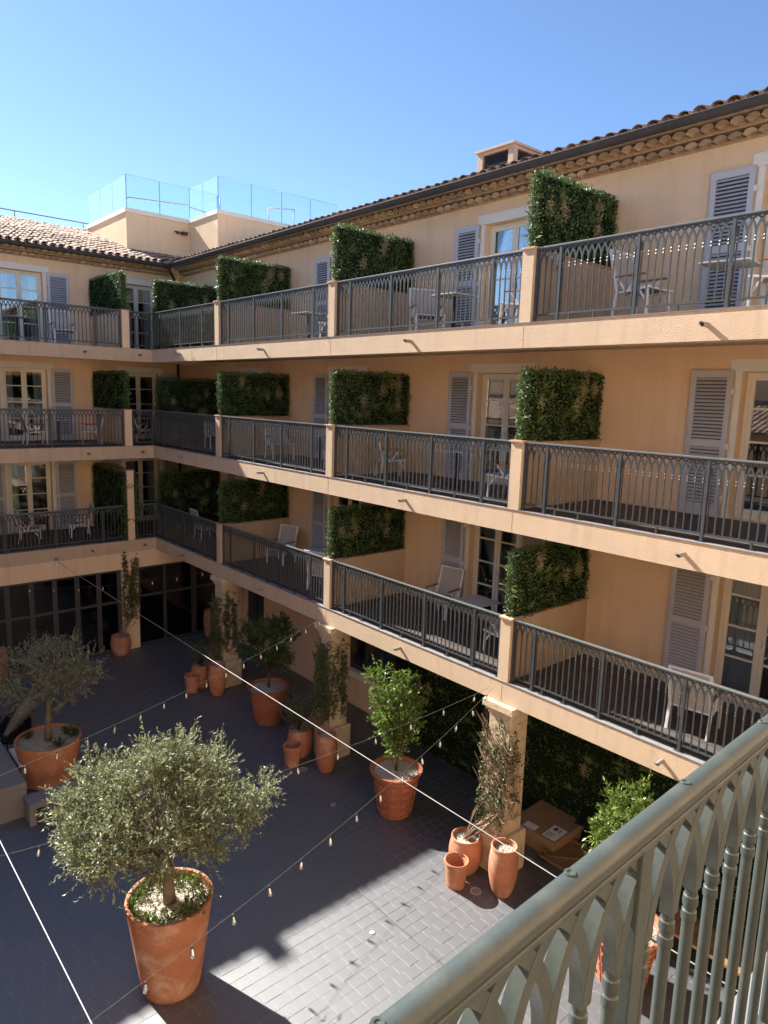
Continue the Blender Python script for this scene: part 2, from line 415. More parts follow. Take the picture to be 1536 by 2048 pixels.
# ---- barrel tiles
def tile_mesh(name, mname, L0=.42, r0=.105, r1=.085, h=.075, n=7, th=.014):
    """convex barrel tile along +y; the wide open end at y=0"""
    b = MB()
    for y, r in ((0, r0), (L0, r1)):
        for rr in (r, r-th):
            for a in range(n):
                t = math.pi*a/(n-1); b.v.append((-rr*math.cos(t), y, rr*math.sin(t)*h/r0))
    for a in range(n-1):
        b.f.append((a, a+1, 2*n+a+1, 2*n+a)); b.f.append((n+a+1, n+a, 3*n+a, 3*n+a+1)); b.f.append((a+1, a, n+a, n+a+1)); b.f.append((2*n+a, 2*n+a+1, 3*n+a+1, 3*n+a))
    b.mi = [0]*len(b.f)
    return b.mesh(name, mname, smooth='auto')
TILE = tile_mesh('roof_tile', 'tile')
PITCH_T = .25; SLOPE = math.atan(.30)

def roof(parent, u0, u1, D, over, nrow, rows_indiv, mitre=None, zoff=0.0):
    """sloping tile roof rising along +y from the eave at local y = D-over"""
    ye = D-over; ze = EAVE+.30+zoff; c, s = math.cos(SLOPE), math.sin(SLOPE)
    depth = nrow*.36*c
    b = MB(); b.quad((u0, ye+.06, ze-.02), (u1, ye+.06, ze-.02), (u1, ye+depth, ze-.02+depth*.3), (u0, ye+depth, ze-.02+depth*.3))
    r = b.obj('roof', 'mortar', parent)
    st = MB(); bm_v = []
    n = int((u1-u0)/PITCH_T)
    tv = np.array([v.co[:] for v in TILE.vertices]); tf = [tuple(p.vertices) for p in TILE.polygons]
    Rx = np.array([[1, 0, 0], [0, c, -s], [0, s, c]])
    for k in range(nrow):
        for i in range(n):
            u = u0+(i+.5)*PITCH_T
            if mitre and not mitre(u, ye+k*.36*c): continue
            jx, jz, ja = random.uniform(-.012, .012), random.uniform(0, .014), random.uniform(-.03, .03)
            loc = (u+jx, ye+k*.36*c+random.uniform(-.015, .015), ze+k*.36*s+.012+jz)
            if rows_indiv(k, u): link('roof_tile', TILE, r, loc, (SLOPE-.03, 0, ja))
            else:
                base = len(st.v); vv = tv@Rx.T+np.array(loc); st.v += [tuple(q) for q in vv]; st.f += [tuple(base+a for a in f) for f in tf]
            # concave channel tile between
            base = len(st.v); cv = tv.copy(); cv[:, 2] = -cv[:, 2]*.7+.03; cv = cv@Rx.T+np.array((u+PITCH_T/2, loc[1]-.02, ze+k*.36*s))
            st.v += [tuple(q) for q in cv]; st.f += [tuple(base+a for a in f) for f in tf]
    st.mi = [0]*len(st.f)
    if st.f: tag(st.obj('roof_tile_field', 'tile', r, smooth='auto'), None, None, kind='stuff')
    return r
GEN = tile_mesh('cornice_tile', 'gentile', L0=.30, r0=.106, r1=.086, h=.074, n=8)
_bm = bmesh.new(); _bm.from_mesh(GEN); _n = 8; _r = .106-.014      # mortar filling the open end
_bm.faces.new([_bm.verts.new((-_r*math.cos(math.pi*a/(_n-1)), .012, _r*math.sin(math.pi*a/(_n-1))*.074/.106)) for a in range(_n)]); _bm.to_mesh(GEN); _bm.free()
def cornice(parent, u0, u1, D, lim):
    b = MB()
    b.box(u0, u1, D-.02, D+.1, EAVE-.03, EAVE-.002)                       # fillet under the tiles
    b.box(u0, u1, D-.03, D+.1, EAVE-.001, EAVE+.095)                      # mortar behind row one
    b.box(u0, u1, D-.20, D+.1, EAVE+.098, EAVE+.128)                      # ledge strip
    b.box(u0, u1, D-.22, D+.1, EAVE+.13, EAVE+.225)
    b.box(u0, u1, D-.42, D+.1, EAVE+.228, EAVE+.258)
    c = b.obj('cornice', 'ledgestrip', parent); pitch = .221
    n = int((u1-u0)/pitch); cnt = 0; st = MB(); tv = [v.co[:] for v in GEN.vertices]; tf = [tuple(p.vertices) for p in GEN.polygons]
    for row, (y, z) in enumerate(((D-.19, EAVE+.004), (D-.40, EAVE+.134))):
        for i in range(n):
            u = u0+(i+.5+.5*row)*pitch
            if u > u1-.1: continue
            if lim(u): link('cornice_tile', GEN, c, (u, y+random.uniform(-.008, .008), z), (0, 0, random.uniform(-.03, .03)))
            else:
                base = len(st.v); st.v += [(q[0]+u, q[1]+y, q[2]+z) for q in tv]; st.f += [tuple(base+a for a in f) for f in tf]
    st.mi = [0]*len(st.f)
    if st.f: tag(st.obj('cornice_tiles_beyond', 'gentile', c, smooth='auto'), None, None, kind='stuff')
def gutter(parent, u0, u1, D, over):
    y = D-over-.045; z = EAVE+.255; b = MB(); n = 9; r = .085
    for u in (u0, u1):
        for rr in (r, r-.008):
            for a in range(n):
                t = math.pi*a/(n-1); b.v.append((u, y-rr*math.cos(t)*.9, z-rr*math.sin(t)*1.25))
    for a in range(n-1):
        b.f.append((a, a+1, 2*n+a+1, 2*n+a)); b.f.append((n+a+1, n+a, 3*n+a, 3*n+a+1))
    b.f.append((0, 2*n, 3*n, n)); b.f.append((n-1, 2*n-1, 4*n-1, 3*n-1)); b.mi = [0]*len(b.f)
    gt = b.obj('gutter', 'gutter', parent, smooth='auto')
    k = MB(); k.tube([(u0, y-r*.9, z+.002), (u1, y-r*.9, z+.002)], .009, 6); k.obj('gutter_bead', 'gutter', gt)
    u = u0+.4; j = MB()
    for a in range(n): pass
    c2 = MB()
    for a in range(n):
        t = math.pi*a/(n-1); 
    while u < u1-.2:
        c2 = MB()
        for uu in (-.022, .022):
            for a in range(n):
                t = math.pi*a/(n-1); c2.v.append((uu, -(r+.004)*math.cos(t)*.9, -(r+.004)*math.sin(t)*1.25))
        for a in range(n-1): c2.f.append((a, a+1, n+a+1, n+a))
        c2.mi = [0]*len(c2.f)
        if 'me_clip' not in globals(): globals()['me_clip'] = c2.mesh('gutter_clip', 'gutter', smooth='auto')
        link('gutter_clip', globals()['me_clip'], gt, (u, y, z)); u += .98
    return gt

def wing(name, label, loc, rot, u0, u1, D, doors, sd, slab_u, levels, roomdepth=2.2, zmax=EAVE, ground_ops=()):
    """doors: list of (u, {level: curtains}); builds wall, slabs, doors, shutters"""
    W = thing(name, label, 'building', loc, rot)
    ops = []
    for u in doors:
        for l in levels: ops.append((u-DW/2-.005, u+DW/2+.005, S[l]+.022, S[l]+2.33))
    b = MB(); wall_openings(b, u0, u1, S[1]-.3, zmax, D, ops)
    b.obj('wall', 'stucco', W)
    for l in levels:
        for u in doors:
            r = MB(); e = D+.25; k = D+roomdepth; a, c = u-1.5, u+1.5; z0, z1 = S[l]+.0, S[l]+2.5
            r.quad((a, e, z0), (c, e, z0), (c, k, z0), (a, k, z0)); r.quad((a, e, z1), (a, k, z1), (c, k, z1), (c, e, z1))
            r.quad((a, k, z0), (c, k, z0), (c, k, z1), (a, k, z1)); r.quad((a, e, z0), (a, k, z0), (a, k, z1), (a, e, z1)); r.quad((c, e, z0), (c, e, z1), (c, k, z1), (c, k, z0))
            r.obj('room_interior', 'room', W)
            french_door(W, u, D, S[l]+.025, curtains=random.choice(((1, 0), (1, 1), (0, 1), (2, 1))))
            t = MB()    # lintel band and side bands
            t.box(u-DW/2-.19, u+DW/2+.19, D-.018, D+.01, S[l]+2.332, S[l]+2.52)
            t.box(u-DW/2-.10, u-DW/2-.004, D-.015, D+.01, S[l]+.022, S[l]+2.33); t.box(u+DW/2+.004, u+DW/2+.10, D-.015, D+.01, S[l]+.022, S[l]+2.33)
            t.obj('door_surround', 'trim', W)
            for sgn in sd.get(u, (-1, 1)): shutter(W, u+sgn*(DW/2+.10+SW/2+.02), D-.02, S[l]+.01, -sgn)
    for l in levels:
        a, c = slab_u
        b = MB(); b.box(a, c, 0, D+.3, S[l]-BEAM+.12, S[l]-.001); b.box(a, c, 0.0, .32, S[l]-BEAM, S[l]-BEAM+.119)
        sb = b.obj('balcony_slab', 'roughcast', W)
        f = MB(); f.box(a+.002, c-.002, -.012, .13, S[l]-.002, S[l]+.006); f.obj('edge_flashing', 'flash', sb)
        n = 15; bw = (D-.15)/n
        for k in range(n):
            q = MB(); q.box(a+.003, c-.003, .14+k*bw, .14+k*bw+bw-.006, S[l]-.0, S[l]+.018+random.uniform(-.001, .001)); q.obj('deck_board', 'deck', sb)
    return W

# ---- right wing
DOORS_R = [2.10, 7.05, 12.24, 17.70]
RW = wing('right_wing', 'long peach stucco hotel wing with three balcony storeys on the right', (0, 0, 0), 0, -2.9, 24.5, DR, DOORS_R, {}, (.002, 23.5), (1, 2, 3))
for l in (1, 2, 3):
    for u in (2.1, 6.7, 11.95, 17.49): link('drain_spout', SPOUT, RW, (u, 0, S[l]-.19))
    for i, px in enumerate(PX):
        b = MB(); b.box(px, px+PWID, .0-.003, .30, S[l]-.002, S[l]+HP); b.box(px+.01, px+PWID-.01, .30, DR+.02, S[l]-.001, S[l]+HP-.02)
        pl = b.obj('pillar', 'roughcast', RW)
        c = MB(); c.box(px-.025, px+PWID+.025, -.03, .325, S[l]+HP+.001, S[l]+HP+.03); c.box(px-.01, px+PWID+.01, .326, DR, S[l]+HP-.018, S[l]+HP+.008)
        c.obj('pillar_cap', 'cap', pl)
def seam(px, l):
    b = MB(); b.box(px+.10, px+.104, -.0025, .01, S[l]-BEAM+.003, S[l]-.004); b.obj('joint_strip', 'cap', RW)
for l in (1, 2, 3):
    for px in PX[:3]: seam(px, l)
# ground floor of the right wing
b = MB(); wall_openings(b, 0, 9.6, 0, S[1]-.3, DR, [(1.74, 2.95, .02, 2.5), (7.36, 9.4, 1.0, 2.6)], .18); b.quad((9.6, DR, 0), (24, DR, 0), (24, DR, 3.4), (9.6, DR, 3.4))
gw = b.obj('ground_floor_wall', 'stucco', RW)
b = MB(); b.box(7.30, 9.46, DR-.10, DR+.1, .86, .999); b.obj('window_sill', 'trim', RW)
b = MB(); b.box(0, 9.6, DR-.022, DR+.01, 0, .14); b.box(1.30, 1.72, DR-.12, DR+.01, .0, 3.2); b.obj('wall_base', 'stucco', RW)
b = MB(); b.box(1.74, 2.95, DR+.12, DR+.16, .02, 2.5); b.obj('service_door', 'greydoor', RW)
b = MB(); b.box(2.30, 2.36, DR+.10, DR+.118, .02, 2.5); b.obj('door_post', 'black', RW)
b = MB()
for k in range(4): b.box(7.36+k*.66, 7.42+k*.66, DR+.08, DR+.13, 1.0, 2.6)
b.box(7.36, 9.4, DR+.081, DR+.129, 1.0, 1.05); wn = b.obj('window', 'darkframe', RW)
b = MB(); b.box(7.38, 9.38, DR+.10, DR+.106, 1.03, 2.6); b.obj('pane', 'glass', wn)
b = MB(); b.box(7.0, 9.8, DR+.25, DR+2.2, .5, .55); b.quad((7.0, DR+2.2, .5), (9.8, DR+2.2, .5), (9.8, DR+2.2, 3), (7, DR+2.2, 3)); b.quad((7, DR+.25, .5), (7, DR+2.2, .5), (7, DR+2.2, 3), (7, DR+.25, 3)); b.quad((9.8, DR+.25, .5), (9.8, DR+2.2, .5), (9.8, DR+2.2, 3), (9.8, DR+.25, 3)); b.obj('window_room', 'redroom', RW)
# columns
def column(parent, u):
    b = MB(); z = 0
    b.box(u-.31, u+.31, .0-.07, .55, 0, .78)
    cl = b.obj('column', 'column', parent, bevel=.02)
    zs = [.78, 1.27, 1.76, 2.25, 2.74, 2.98]
    for a, c in zip(zs, zs[1:]):
        q = MB(); q.box(u-.235, u+.235, .0, .47, a+.003, c-.003); q.obj('shaft_block', 'column', cl, bevel=.008)
    q = MB(); q.box(u-.225, u+.225, .01, .46, .77, 2.99); q.obj('shaft_core', 'mortar', cl)
    q = MB(); q.box(u-.255, u+.255, -.02, .49, 2.981, 3.04); q.box(u-.29, u+.29, -.055, .525, 3.042, 3.10); q.box(u-.335, u+.335, -.10, .57, 3.102, 3.234); q.obj('capital', 'column', cl, bevel=.012)
for px in PX: column(RW, px+PWID/2)
# right roof, cornice, gutter
roof(RW, -2.1, 24, DR, .66, 13, lambda k, u: k == 0 and u < 20, mitre=lambda u, y: u > -1.4-(y-1.64)*1.0)
cornice(RW, -2.9+.40, 24, DR, lambda u: 1.0 < u < 19.5)
gutter(RW, -2.18, 24, DR, .66)
# chimney with louvres
ch = MB(); cx0, cx1, cy0, cy1 = 8.76, 9.92, 5.06, 6.46
for a, c in ((cx0, cy0), (cx1-.17, cy0), (cx0, cy1-.17), (cx1-.17, cy1-.17)): ch.box(a, a+.17, c, c+.17, 12.8, 14.50)
ch.box(cx0, cx1, cy0, cy1, 14.502, 14.57); ch.box(cx0, cx1, cy0, cy1, 12.8, 13.70)
chim = ch.obj('chimney', 'chimney', RW, bevel=.01)
b = MB(); b.box(cx0-.06, cx1+.06, cy0-.06, cy1+.06, 14.573, 14.63); b.obj('chimney_cap', 'chimney', chim, bevel=.012)
lm = MB(); lm.v = [(-.41, 0, 0), (.41, 0, 0), (.41, .06, .045), (-.41, .06, .045), (-.41, 0, -.006), (.41, 0, -.006), (.41, .06, .038), (-.41, .06, .038)]; lm.f = [(0, 1, 2, 3), (7, 6, 5, 4), (0, 4, 5, 1)]; lm.mi = [0]*3
lme = lm.mesh('louvre', 'louver')
for k in range(19):
    link('louvre', lme, chim, ((cx0+cx1)/2, cy0+.03, 13.72+k*.042))
    o = link('louvre', lme, chim, (cx1-.03, (cy0+cy1)/2, 13.72+k*.042), R(90)); o.scale = (1.29, 1, 1)
b = MB(); b.box(cx0+.12, cx1-.12, cy0+.12, cy1-.12, 13.705, 14.50); b.obj('dark_core', 'black', chim)

# ---- left wing (local x = world y, local y = -world x)
LW = wing('left_wing', 'shaded peach hotel wing with stacked balconies at the left', (0, 0, 0), R(90), -14, 2.3, DL, [-2.95, .78, -7.4, -11.2], {.78: (-1, 1)}, (-14, 2.3), (1, 2, 3))
LP = -.90
for l in (1, 2, 3):
    for u in (-2.05, -.40, -6.5): link('drain_spout', SPOUT, LW, (u, 0, S[l]-.19))
    for px in (LP, -5.2, -9.4):
        full = (l == 1 and px == LP); hh = 2.22 if full else HP
        b = MB(); b.box(px, px+PWID, -.003, .30, S[l]-.002, S[l]+hh); b.box(px+.01, px+PWID-.01, .30, DL+.02, S[l]-.001, S[l]+hh-.02)
        pl = b.obj('pillar', 'stucco', LW)
        c = MB(); c.box(px-.025, px+PWID+.025, -.03, .325, S[l]+hh+.001, S[l]+hh+.03); c.box(px-.01, px+PWID+.01, .326, DL, S[l]+hh-.018, S[l]+hh+.008); c.obj('pillar_cap', 'cap', pl)
roof(LW, -14, 3.0, DL, .70, 18, lambda k, u: k < 9 and -4.8 < u < 2.4, mitre=lambda u, y: u < 1.45+(y-2.2)*1.0)
cornice(LW, -14, 2.3-.38, DL, lambda u: -6 < u)
gutter(LW, -14, 2.3-.62, DL, .70)
b = MB(); b.tube([(2.3-.70, DL-.72, EAVE+.20), (2.3-.55, DL-.5, EAVE+.05), (2.3-.16, DL-.10, EAVE-.22), (2.3-.13, DL-.08, EAVE-.5), (2.3-.13, DL-.08, 3.7)], .05, 10); b.obj('downpipe', 'gutter', LW, smooth=True)
# deep ground-floor lintel, pilaster and glazing of the left wing
b = MB(); b.box(-14, -.0, .004, .30, 2.70, S[1]-BEAM-.002); b.box(0.0, 2.3, .004, .30, 2.70, S[1]-BEAM-.004); b.obj('lintel_beam', 'stucco', LW)
b = MB(); b.box(-1.14, -.62, -.01, .40, 0, 2.699); b.obj('pilaster', 'stucco', LW)
def glazing(parent, posts, z1, transom, name='glazed_screen'):
    b = MB()
    for a, c in posts: b.box(a, c, .10, .17, 0.05, z1)
    b.box(posts[0][0], posts[-1][1], .095, .175, 0, .09)
    b.box(posts[0][0], posts[-1][1], .098, .172, z1-.08, z1)
    for (a, c), (d, e) in zip(posts, posts[1:]): b.box(c, d, .11, .16, transom-.04, transom+.04)
    gl = b.obj(name, 'darkframe', parent)
    for (a, c), (d, e) in zip(posts, posts[1:]):
        for za, zb in ((.09, transom-.04), (transom+.04, z1-.08)):
            q = MB(); q.box(c-.005, d+.005, .130, .136, za-.005, zb+.005); q.obj('pane', 'darkglass', gl)
P1 = [(-1.27, -1.15)]
y = -1.27
while y > -13: P1.insert(0, (y-.65, y-.65+.14)); y -= .65
glazing(LW, P1, 2.698, 1.62)
glazing(LW, [(-.61, -.54), (.26, .36), (1.26, 1.44), (2.22, 2.29)], 2.696, 1.70)
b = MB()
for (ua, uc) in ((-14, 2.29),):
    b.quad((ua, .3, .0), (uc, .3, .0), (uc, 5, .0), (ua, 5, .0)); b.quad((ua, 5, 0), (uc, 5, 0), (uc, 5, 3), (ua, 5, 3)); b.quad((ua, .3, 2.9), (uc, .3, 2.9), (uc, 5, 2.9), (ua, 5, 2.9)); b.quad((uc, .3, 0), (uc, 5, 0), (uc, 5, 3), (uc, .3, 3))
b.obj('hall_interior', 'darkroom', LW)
# furniture dimly seen in the hall behind the glass
def shelf_unit(loc, lab):
    t = thing('shelf_unit', lab, 'shelf', loc, R(90))
    b = MB()
    for sx in (-.45, .45): b.box(sx-.02, sx+.02, 0, .35, 0, 2.0)
    b.obj('side_frame', 'steel', t)
    for k in range(5):
        b = MB(); b.box(-.43, .43, 0, .35, .1+k*.42, .13+k*.42); b.obj('shelf', 'bench', t)
        if k < 4:
            for j in range(3):
                b = MB(); b.box(-.4+j*.28, -.4+j*.28+.2, .04, .28, .132+k*.42, .132+k*.42+random.uniform(.1, .26)); b.obj('shelf_item', random.choice(('paper', 'cardboard', 'bench')), t)
shelf_unit((-.75, -1.75, 0), 'grey shelf unit with stacked boxes dimly seen behind the folding glass doors')
t = thing('hall_table', 'low table with boxes dimly seen through the folding glass doors', 'table', (-1.1, -3.2, 0), R(90))
b = MB(); b.box(-.8, .8, -.4, .4, .70, .74); b.obj('table_top', 'bench', t)
for sx in (-.75, .75):
    for sy in (-.35, .35): b = MB(); b.box(sx-.02, sx+.02, sy-.02, sy+.02, 0, .70); b.obj('leg', 'steel', t)
tb = thing('storage_box', 'brown box on the low table behind the folding glass doors', 'box', (-1.0, -2.9, .742)); b = MB(); b.box(-.2, .2, -.25, .25, 0, .22); b.obj('box_body', 'cardboard', tb); b = MB(); b.box(-.205, .205, -.02, .02, .221, .224); b.obj('tape', 'paper', tb)
# spot lamp on the lintel
t = thing('wall_spotlight', 'small grey spotlight mounted on the beam of the left wing', 'spotlight', (0.0, -3.1, 3.24), 0)
b = MB(); b.box(0.001, .05, -.05, .05, .02, .12); b.obj('bracket', 'pipe', t); b = MB(); b.lathe([(0.0, -.13), (.045, -.13), (.05, -.02), (.035, .02), (0, .02)], 12, (.07, 0, 0)); b.obj('lamp_head', 'white', t, smooth='auto')

# ---- roof terrace block on the left wing with glass balustrade
tz = 14.62
plan = [(-8.2, .95), (-4.2, .95), (-4.2, 3.35), (-1.95, 3.35), (-1.95, 8.8), (-8.2, 8.8)]
b = MB()
for (x0, y0), (x1, y1) in zip(plan, plan[1:]+plan[:1]): b.quad((x0, y0, 12.3), (x1, y1, 12.3), (x1, y1, tz), (x0, y0, tz))
i0 = len(b.v); b.v += [(x, y, tz) for x, y in plan]; b.f.append(tuple(range(i0, i0+6))); b.mi.append(0)
ter = b.obj('roof_terrace', 'stucco'); tag(ter, 'stepped peach roof terrace block standing above the left wing', 'terrace')
b = MB()
def strip(b, plan, w0, w1, z0, z1, k0=0, k1=4):
    n = len(plan)
    for k in range(k0, k1):
        (x0, y0), (x1, y1) = plan[k], plan[k+1]
        if y0 == y1: b.box(x0-(w1 if k else 0), x1+w1, y0-w1, y0+w0, z0, z1)
        else: b.box(x0-w0, x0+w1, y0+w0+.001, y1-w1-.001, z0, z1)
strip(b, plan, .14, .05, tz-.02, tz+.13); b.obj('parapet_coping', 'trim', ter)
b = MB(); b.box(-4.19, -4.0, 3.0, 3.2, 14.15, 14.25); b.box(-4.05, -3.95, 2.75, 2.85, 14.13, 14.22); b.tube([(-4.15, 3.0, 14.2), (-4.02, 2.7, 14.2)], .03, 6); b.obj('camera_cluster', 'louver', ter)
gb = thing('glass_balustrade', 'frameless clear glass balustrade round the roof terrace', 'balustrade', (-4.2, .95, tz+.13))
def gpanel(x0, y0, x1, y1):
    b = MB(); d = Vector((x1-x0, y1-y0, 0)).normalized()*.012
    b.bar((x0+d.x, y0+d.y, .55), (x1-d.x, y1-d.y, .55), .016, 1.12); o = b.obj('glass_panel', 'terraceglass', gb); o.location = (4.2, -.95, 0)
    for ax, ay in ((x0+d.x, y0+d.y), (x1-d.x, y1-d.y)):
        e = MB(); e.box(ax-.009, ax+.009, ay-.009, ay+.009, -.005, 1.112); e.obj('glass_edge', 'glassedge', o)
    e = MB(); e.bar((x0+d.x, y0+d.y, 1.118), (x1-d.x, y1-d.y, 1.118), .017, .010); e.obj('glass_edge', 'glassedge', o)
segs = [((-8.1, .97), (-6.8, .97)), ((-6.8, .97), (-5.5, .97)), ((-5.5, .97), (-4.2, .97)), ((-4.2, .97), (-4.2, 2.2)), ((-4.2, 2.2), (-4.2, 3.37)), ((-4.2, 3.37), (-3.1, 3.37)), ((-3.1, 3.37), (-1.95, 3.37)),
        ((-1.95, 3.37), (-1.95, 4.7)), ((-1.95, 4.7), (-1.95, 6.0)), ((-1.95, 6.0), (-1.95, 7.3)), ((-1.95, 7.3), (-1.95, 8.6))]
for (a, c) in segs: gpanel(*a, *c)
def pipe_rail(lab, pts, posts, h, zb, r=.022):
    t = thing('pipe_railing', lab, 'railing', (pts[0][0], pts[0][1], zb)); ox, oy = pts[0]
    b = MB(); b.tube([(x-ox, y-oy, h) for x, y in pts], r, 8); b.obj('rail', 'pipe', t, smooth=True)
    for x, y in posts: b = MB(); b.tube([(x-ox, y-oy, 0), (x-ox, y-oy, h)], r*.9, 8); b.obj('post', 'pipe', t, smooth=True)
pipe_rail('thin grey pipe railing along the edge of the left roof', [(-8.6, -14), (-8.6, 1.2)], [(-8.6, q) for q in (-9, -6.5, -4, -1.6, .9)], .45, 14.45)
pipe_rail('pipe handrail standing on the terrace behind the tall glass corner', [(-8.0, 1.5), (-5.6, 1.6), (-4.9, 3.9), (-3.0, 4.0)], [(-8.0, 1.5), (-4.9, 3.9), (-3.0, 4.0)], .85, tz)
pipe_rail('pipe handrail at the far end of the terrace above the tiled eave', [(-3.2, 6.2), (-2.6, 7.0)], [(-3.2, 6.2), (-2.6, 7.0)], .9, tz)
b = MB(); b.box(-9.0, -8.45, -14, 1.0, 13.9, 14.45); tag(b.obj('roof_kerb', 'pipe'), 'low grey metal kerb along the top edge of the left roof', 'kerb')
b = MB(); b.box(-12, -8.46, -14, 7, 12, 14.40); tag(b.obj('flat_roof', 'bench'), 'flat grey roof deck behind the kerb of the left wing', 'roof')
# chimney further along the left wing: it casts the stub of shadow on the court
b = MB(); b.box(-.24, .24, -.13, .13, 0, 1.18); c0 = thing('roof_chimney', 'plain stucco chimney on the tiled left roof', 'chimney', (-4.1, -7.78, 13.2)); b.obj('chimney_body', 'chimney', c0, bevel=.01)
b = MB(); b.box(-.29, .29, -.18, .18, 1.182, 1.25); b.obj('chimney_cap', 'chimney', c0, bevel=.01)

# ---- camera wing (behind the viewer) : slab, wall, roof
ang = R(-90)+R(1.8); base = Vector((21.12, -8.0, 0))
CW = thing('near_wing', 'peach hotel wing with the balcony the view is taken from', 'building', base, ang)
b = MB(); b.box(-9, 12, .0, 2.4, S[2]-BEAM, S[2]-.001); sb = b.obj('balcony_slab', 'roughcast', CW)
b = MB(); b.box(-9, 12, -.012, .16, S[2]-.002, S[2]+.006); b.obj('edge_flashing', 'flash', sb)
for k in range(15): b = MB(); b.box(-9, 12, .17+k*.148, .17+k*.148+.142, S[2], S[2]+.02); b.obj('deck_board', 'deck', sb)
b = MB(); wall_openings(b, -9, 12, 0, EAVE, 2.4, [(u-.65, u+.65, S[l]+.02, S[l]+2.33) for u in (-5, 0, 5) for l in (1, 2, 3)], .2); b.obj('wall', 'stucco', CW)
for u in (-5, 0, 5):
    for l in (1, 2, 3): b = MB(); b.box(u-.64, u+.64, 2.55, 2.58, S[l]+.02, S[l]+2.33); b.obj('dark_opening', 'room', CW)
roof(CW, -9, 12, 2.4, .66, 10, lambda k, u: False)
b = MB(); b.box(-9, 12, .02, .3, S[1]-BEAM, S[1]); b.obj('balcony_beam', 'roughcast', CW)
# ---- low south wing, seen only as a reflection in the panes
SWG = thing('south_wing', 'low tiled building closing the far side of the courtyard', 'building', (0, -14.2, 0), R(180))
b = MB(); b.quad((-24, 0, 0), (14, 0, 0), (14, 0, 7.2), (-24, 0, 7.2)); b.obj('wall', 'stucco', SWG)
b = MB(); b.quad((-24, 4.2, 6), (14, 4.2, 6), (14, 4.2, 12.6), (-24, 4.2, 12.6)); b.obj('upper_wall', 'stucco', SWG)
roof(SWG, -24, 14, .4, .66, 12, lambda k, u: False, zoff=-5.3)

# ================================================================== RAILINGS
PIT = .106
def baluster_mesh(hq=False):
    b = MB(); n = 14 if hq else 5; r = .0125; zt = .865; zr = 1.088
    b.tube([(0, 0, .115), (0, 0, zt)], r, n, caps=False)
    if hq:
        for zc in (zt-.062, zt-.028):
            b.lathe([(r*.95, zc-.015), (r*1.22, zc-.011), (r*1.26, zc-.002), (r*1.16, zc+.006), (r*1.2, zc+.010), (r*.95, zc+.014)], n)
    else:
        for zc in (zt-.07, zt-.025): b.lathe([(r*.8, zc-.016), (r*1.45, zc), (r*.8, zc+.016)], n)
    T = R(64); k = 9 if hq else 5
    for sx in (-1, 1):
        pts = []
        for j in range(k+1):
            t = T*j/k; pts.append(Vector((sx*PIT*(1-math.cos(t))/(1-math.cos(T)), 0, zt+(zr-zt)*math.sin(t)/math.sin(T))))
        base = len(b.v); wv = .0135 if hq else .0115; dv = (.0125 if hq else .010) + (.0006 if sx > 0 else 0)
        for j, q in enumerate(pts):
            d = (pts[min(j+1, k)]-pts[max(j-1, 0)]).normalized(); s = Vector((d.z, 0, -d.x))
            for ex, ey in ((-1, -1), (1, -1), (1, 1), (-1, 1)): b.v.append(tuple(q+s*(ex*wv)+Vector((0, ey*dv, 0))))
        for j in range(k):
            for a in range(4):
                c = (a+1) % 4; b.f.append((base+j*4+a, base+j*4+c, base+j*4+4+c, base+j*4+4+a)); b.mi.append(0)
    return b
BAL = baluster_mesh().mesh('baluster', 'iron', smooth='auto')
BALFG = baluster_mesh(True).mesh('baluster', 'ironfg', smooth='auto', bevel=0)
def rail_post(mname, hq):
    b = MB(); b.box(-.021, .021, -.021, .021, .012, 1.089); b.box(-.065, .065, -.035, .035, .006, .0118); return b.mesh('post', mname, bevel=.004 if hq else 0)
POST = {False: rail_post('iron', False), True: rail_post('ironfg', True)}
def foot(mname):
    b = MB(); b.box(-.013, .013, -.013, .013, .012, .098); b.box(-.06, .06, -.03, .03, .006, .0118); return b.mesh('foot', mname)
FOOT = {False: foot('iron'), True: foot('ironfg')}
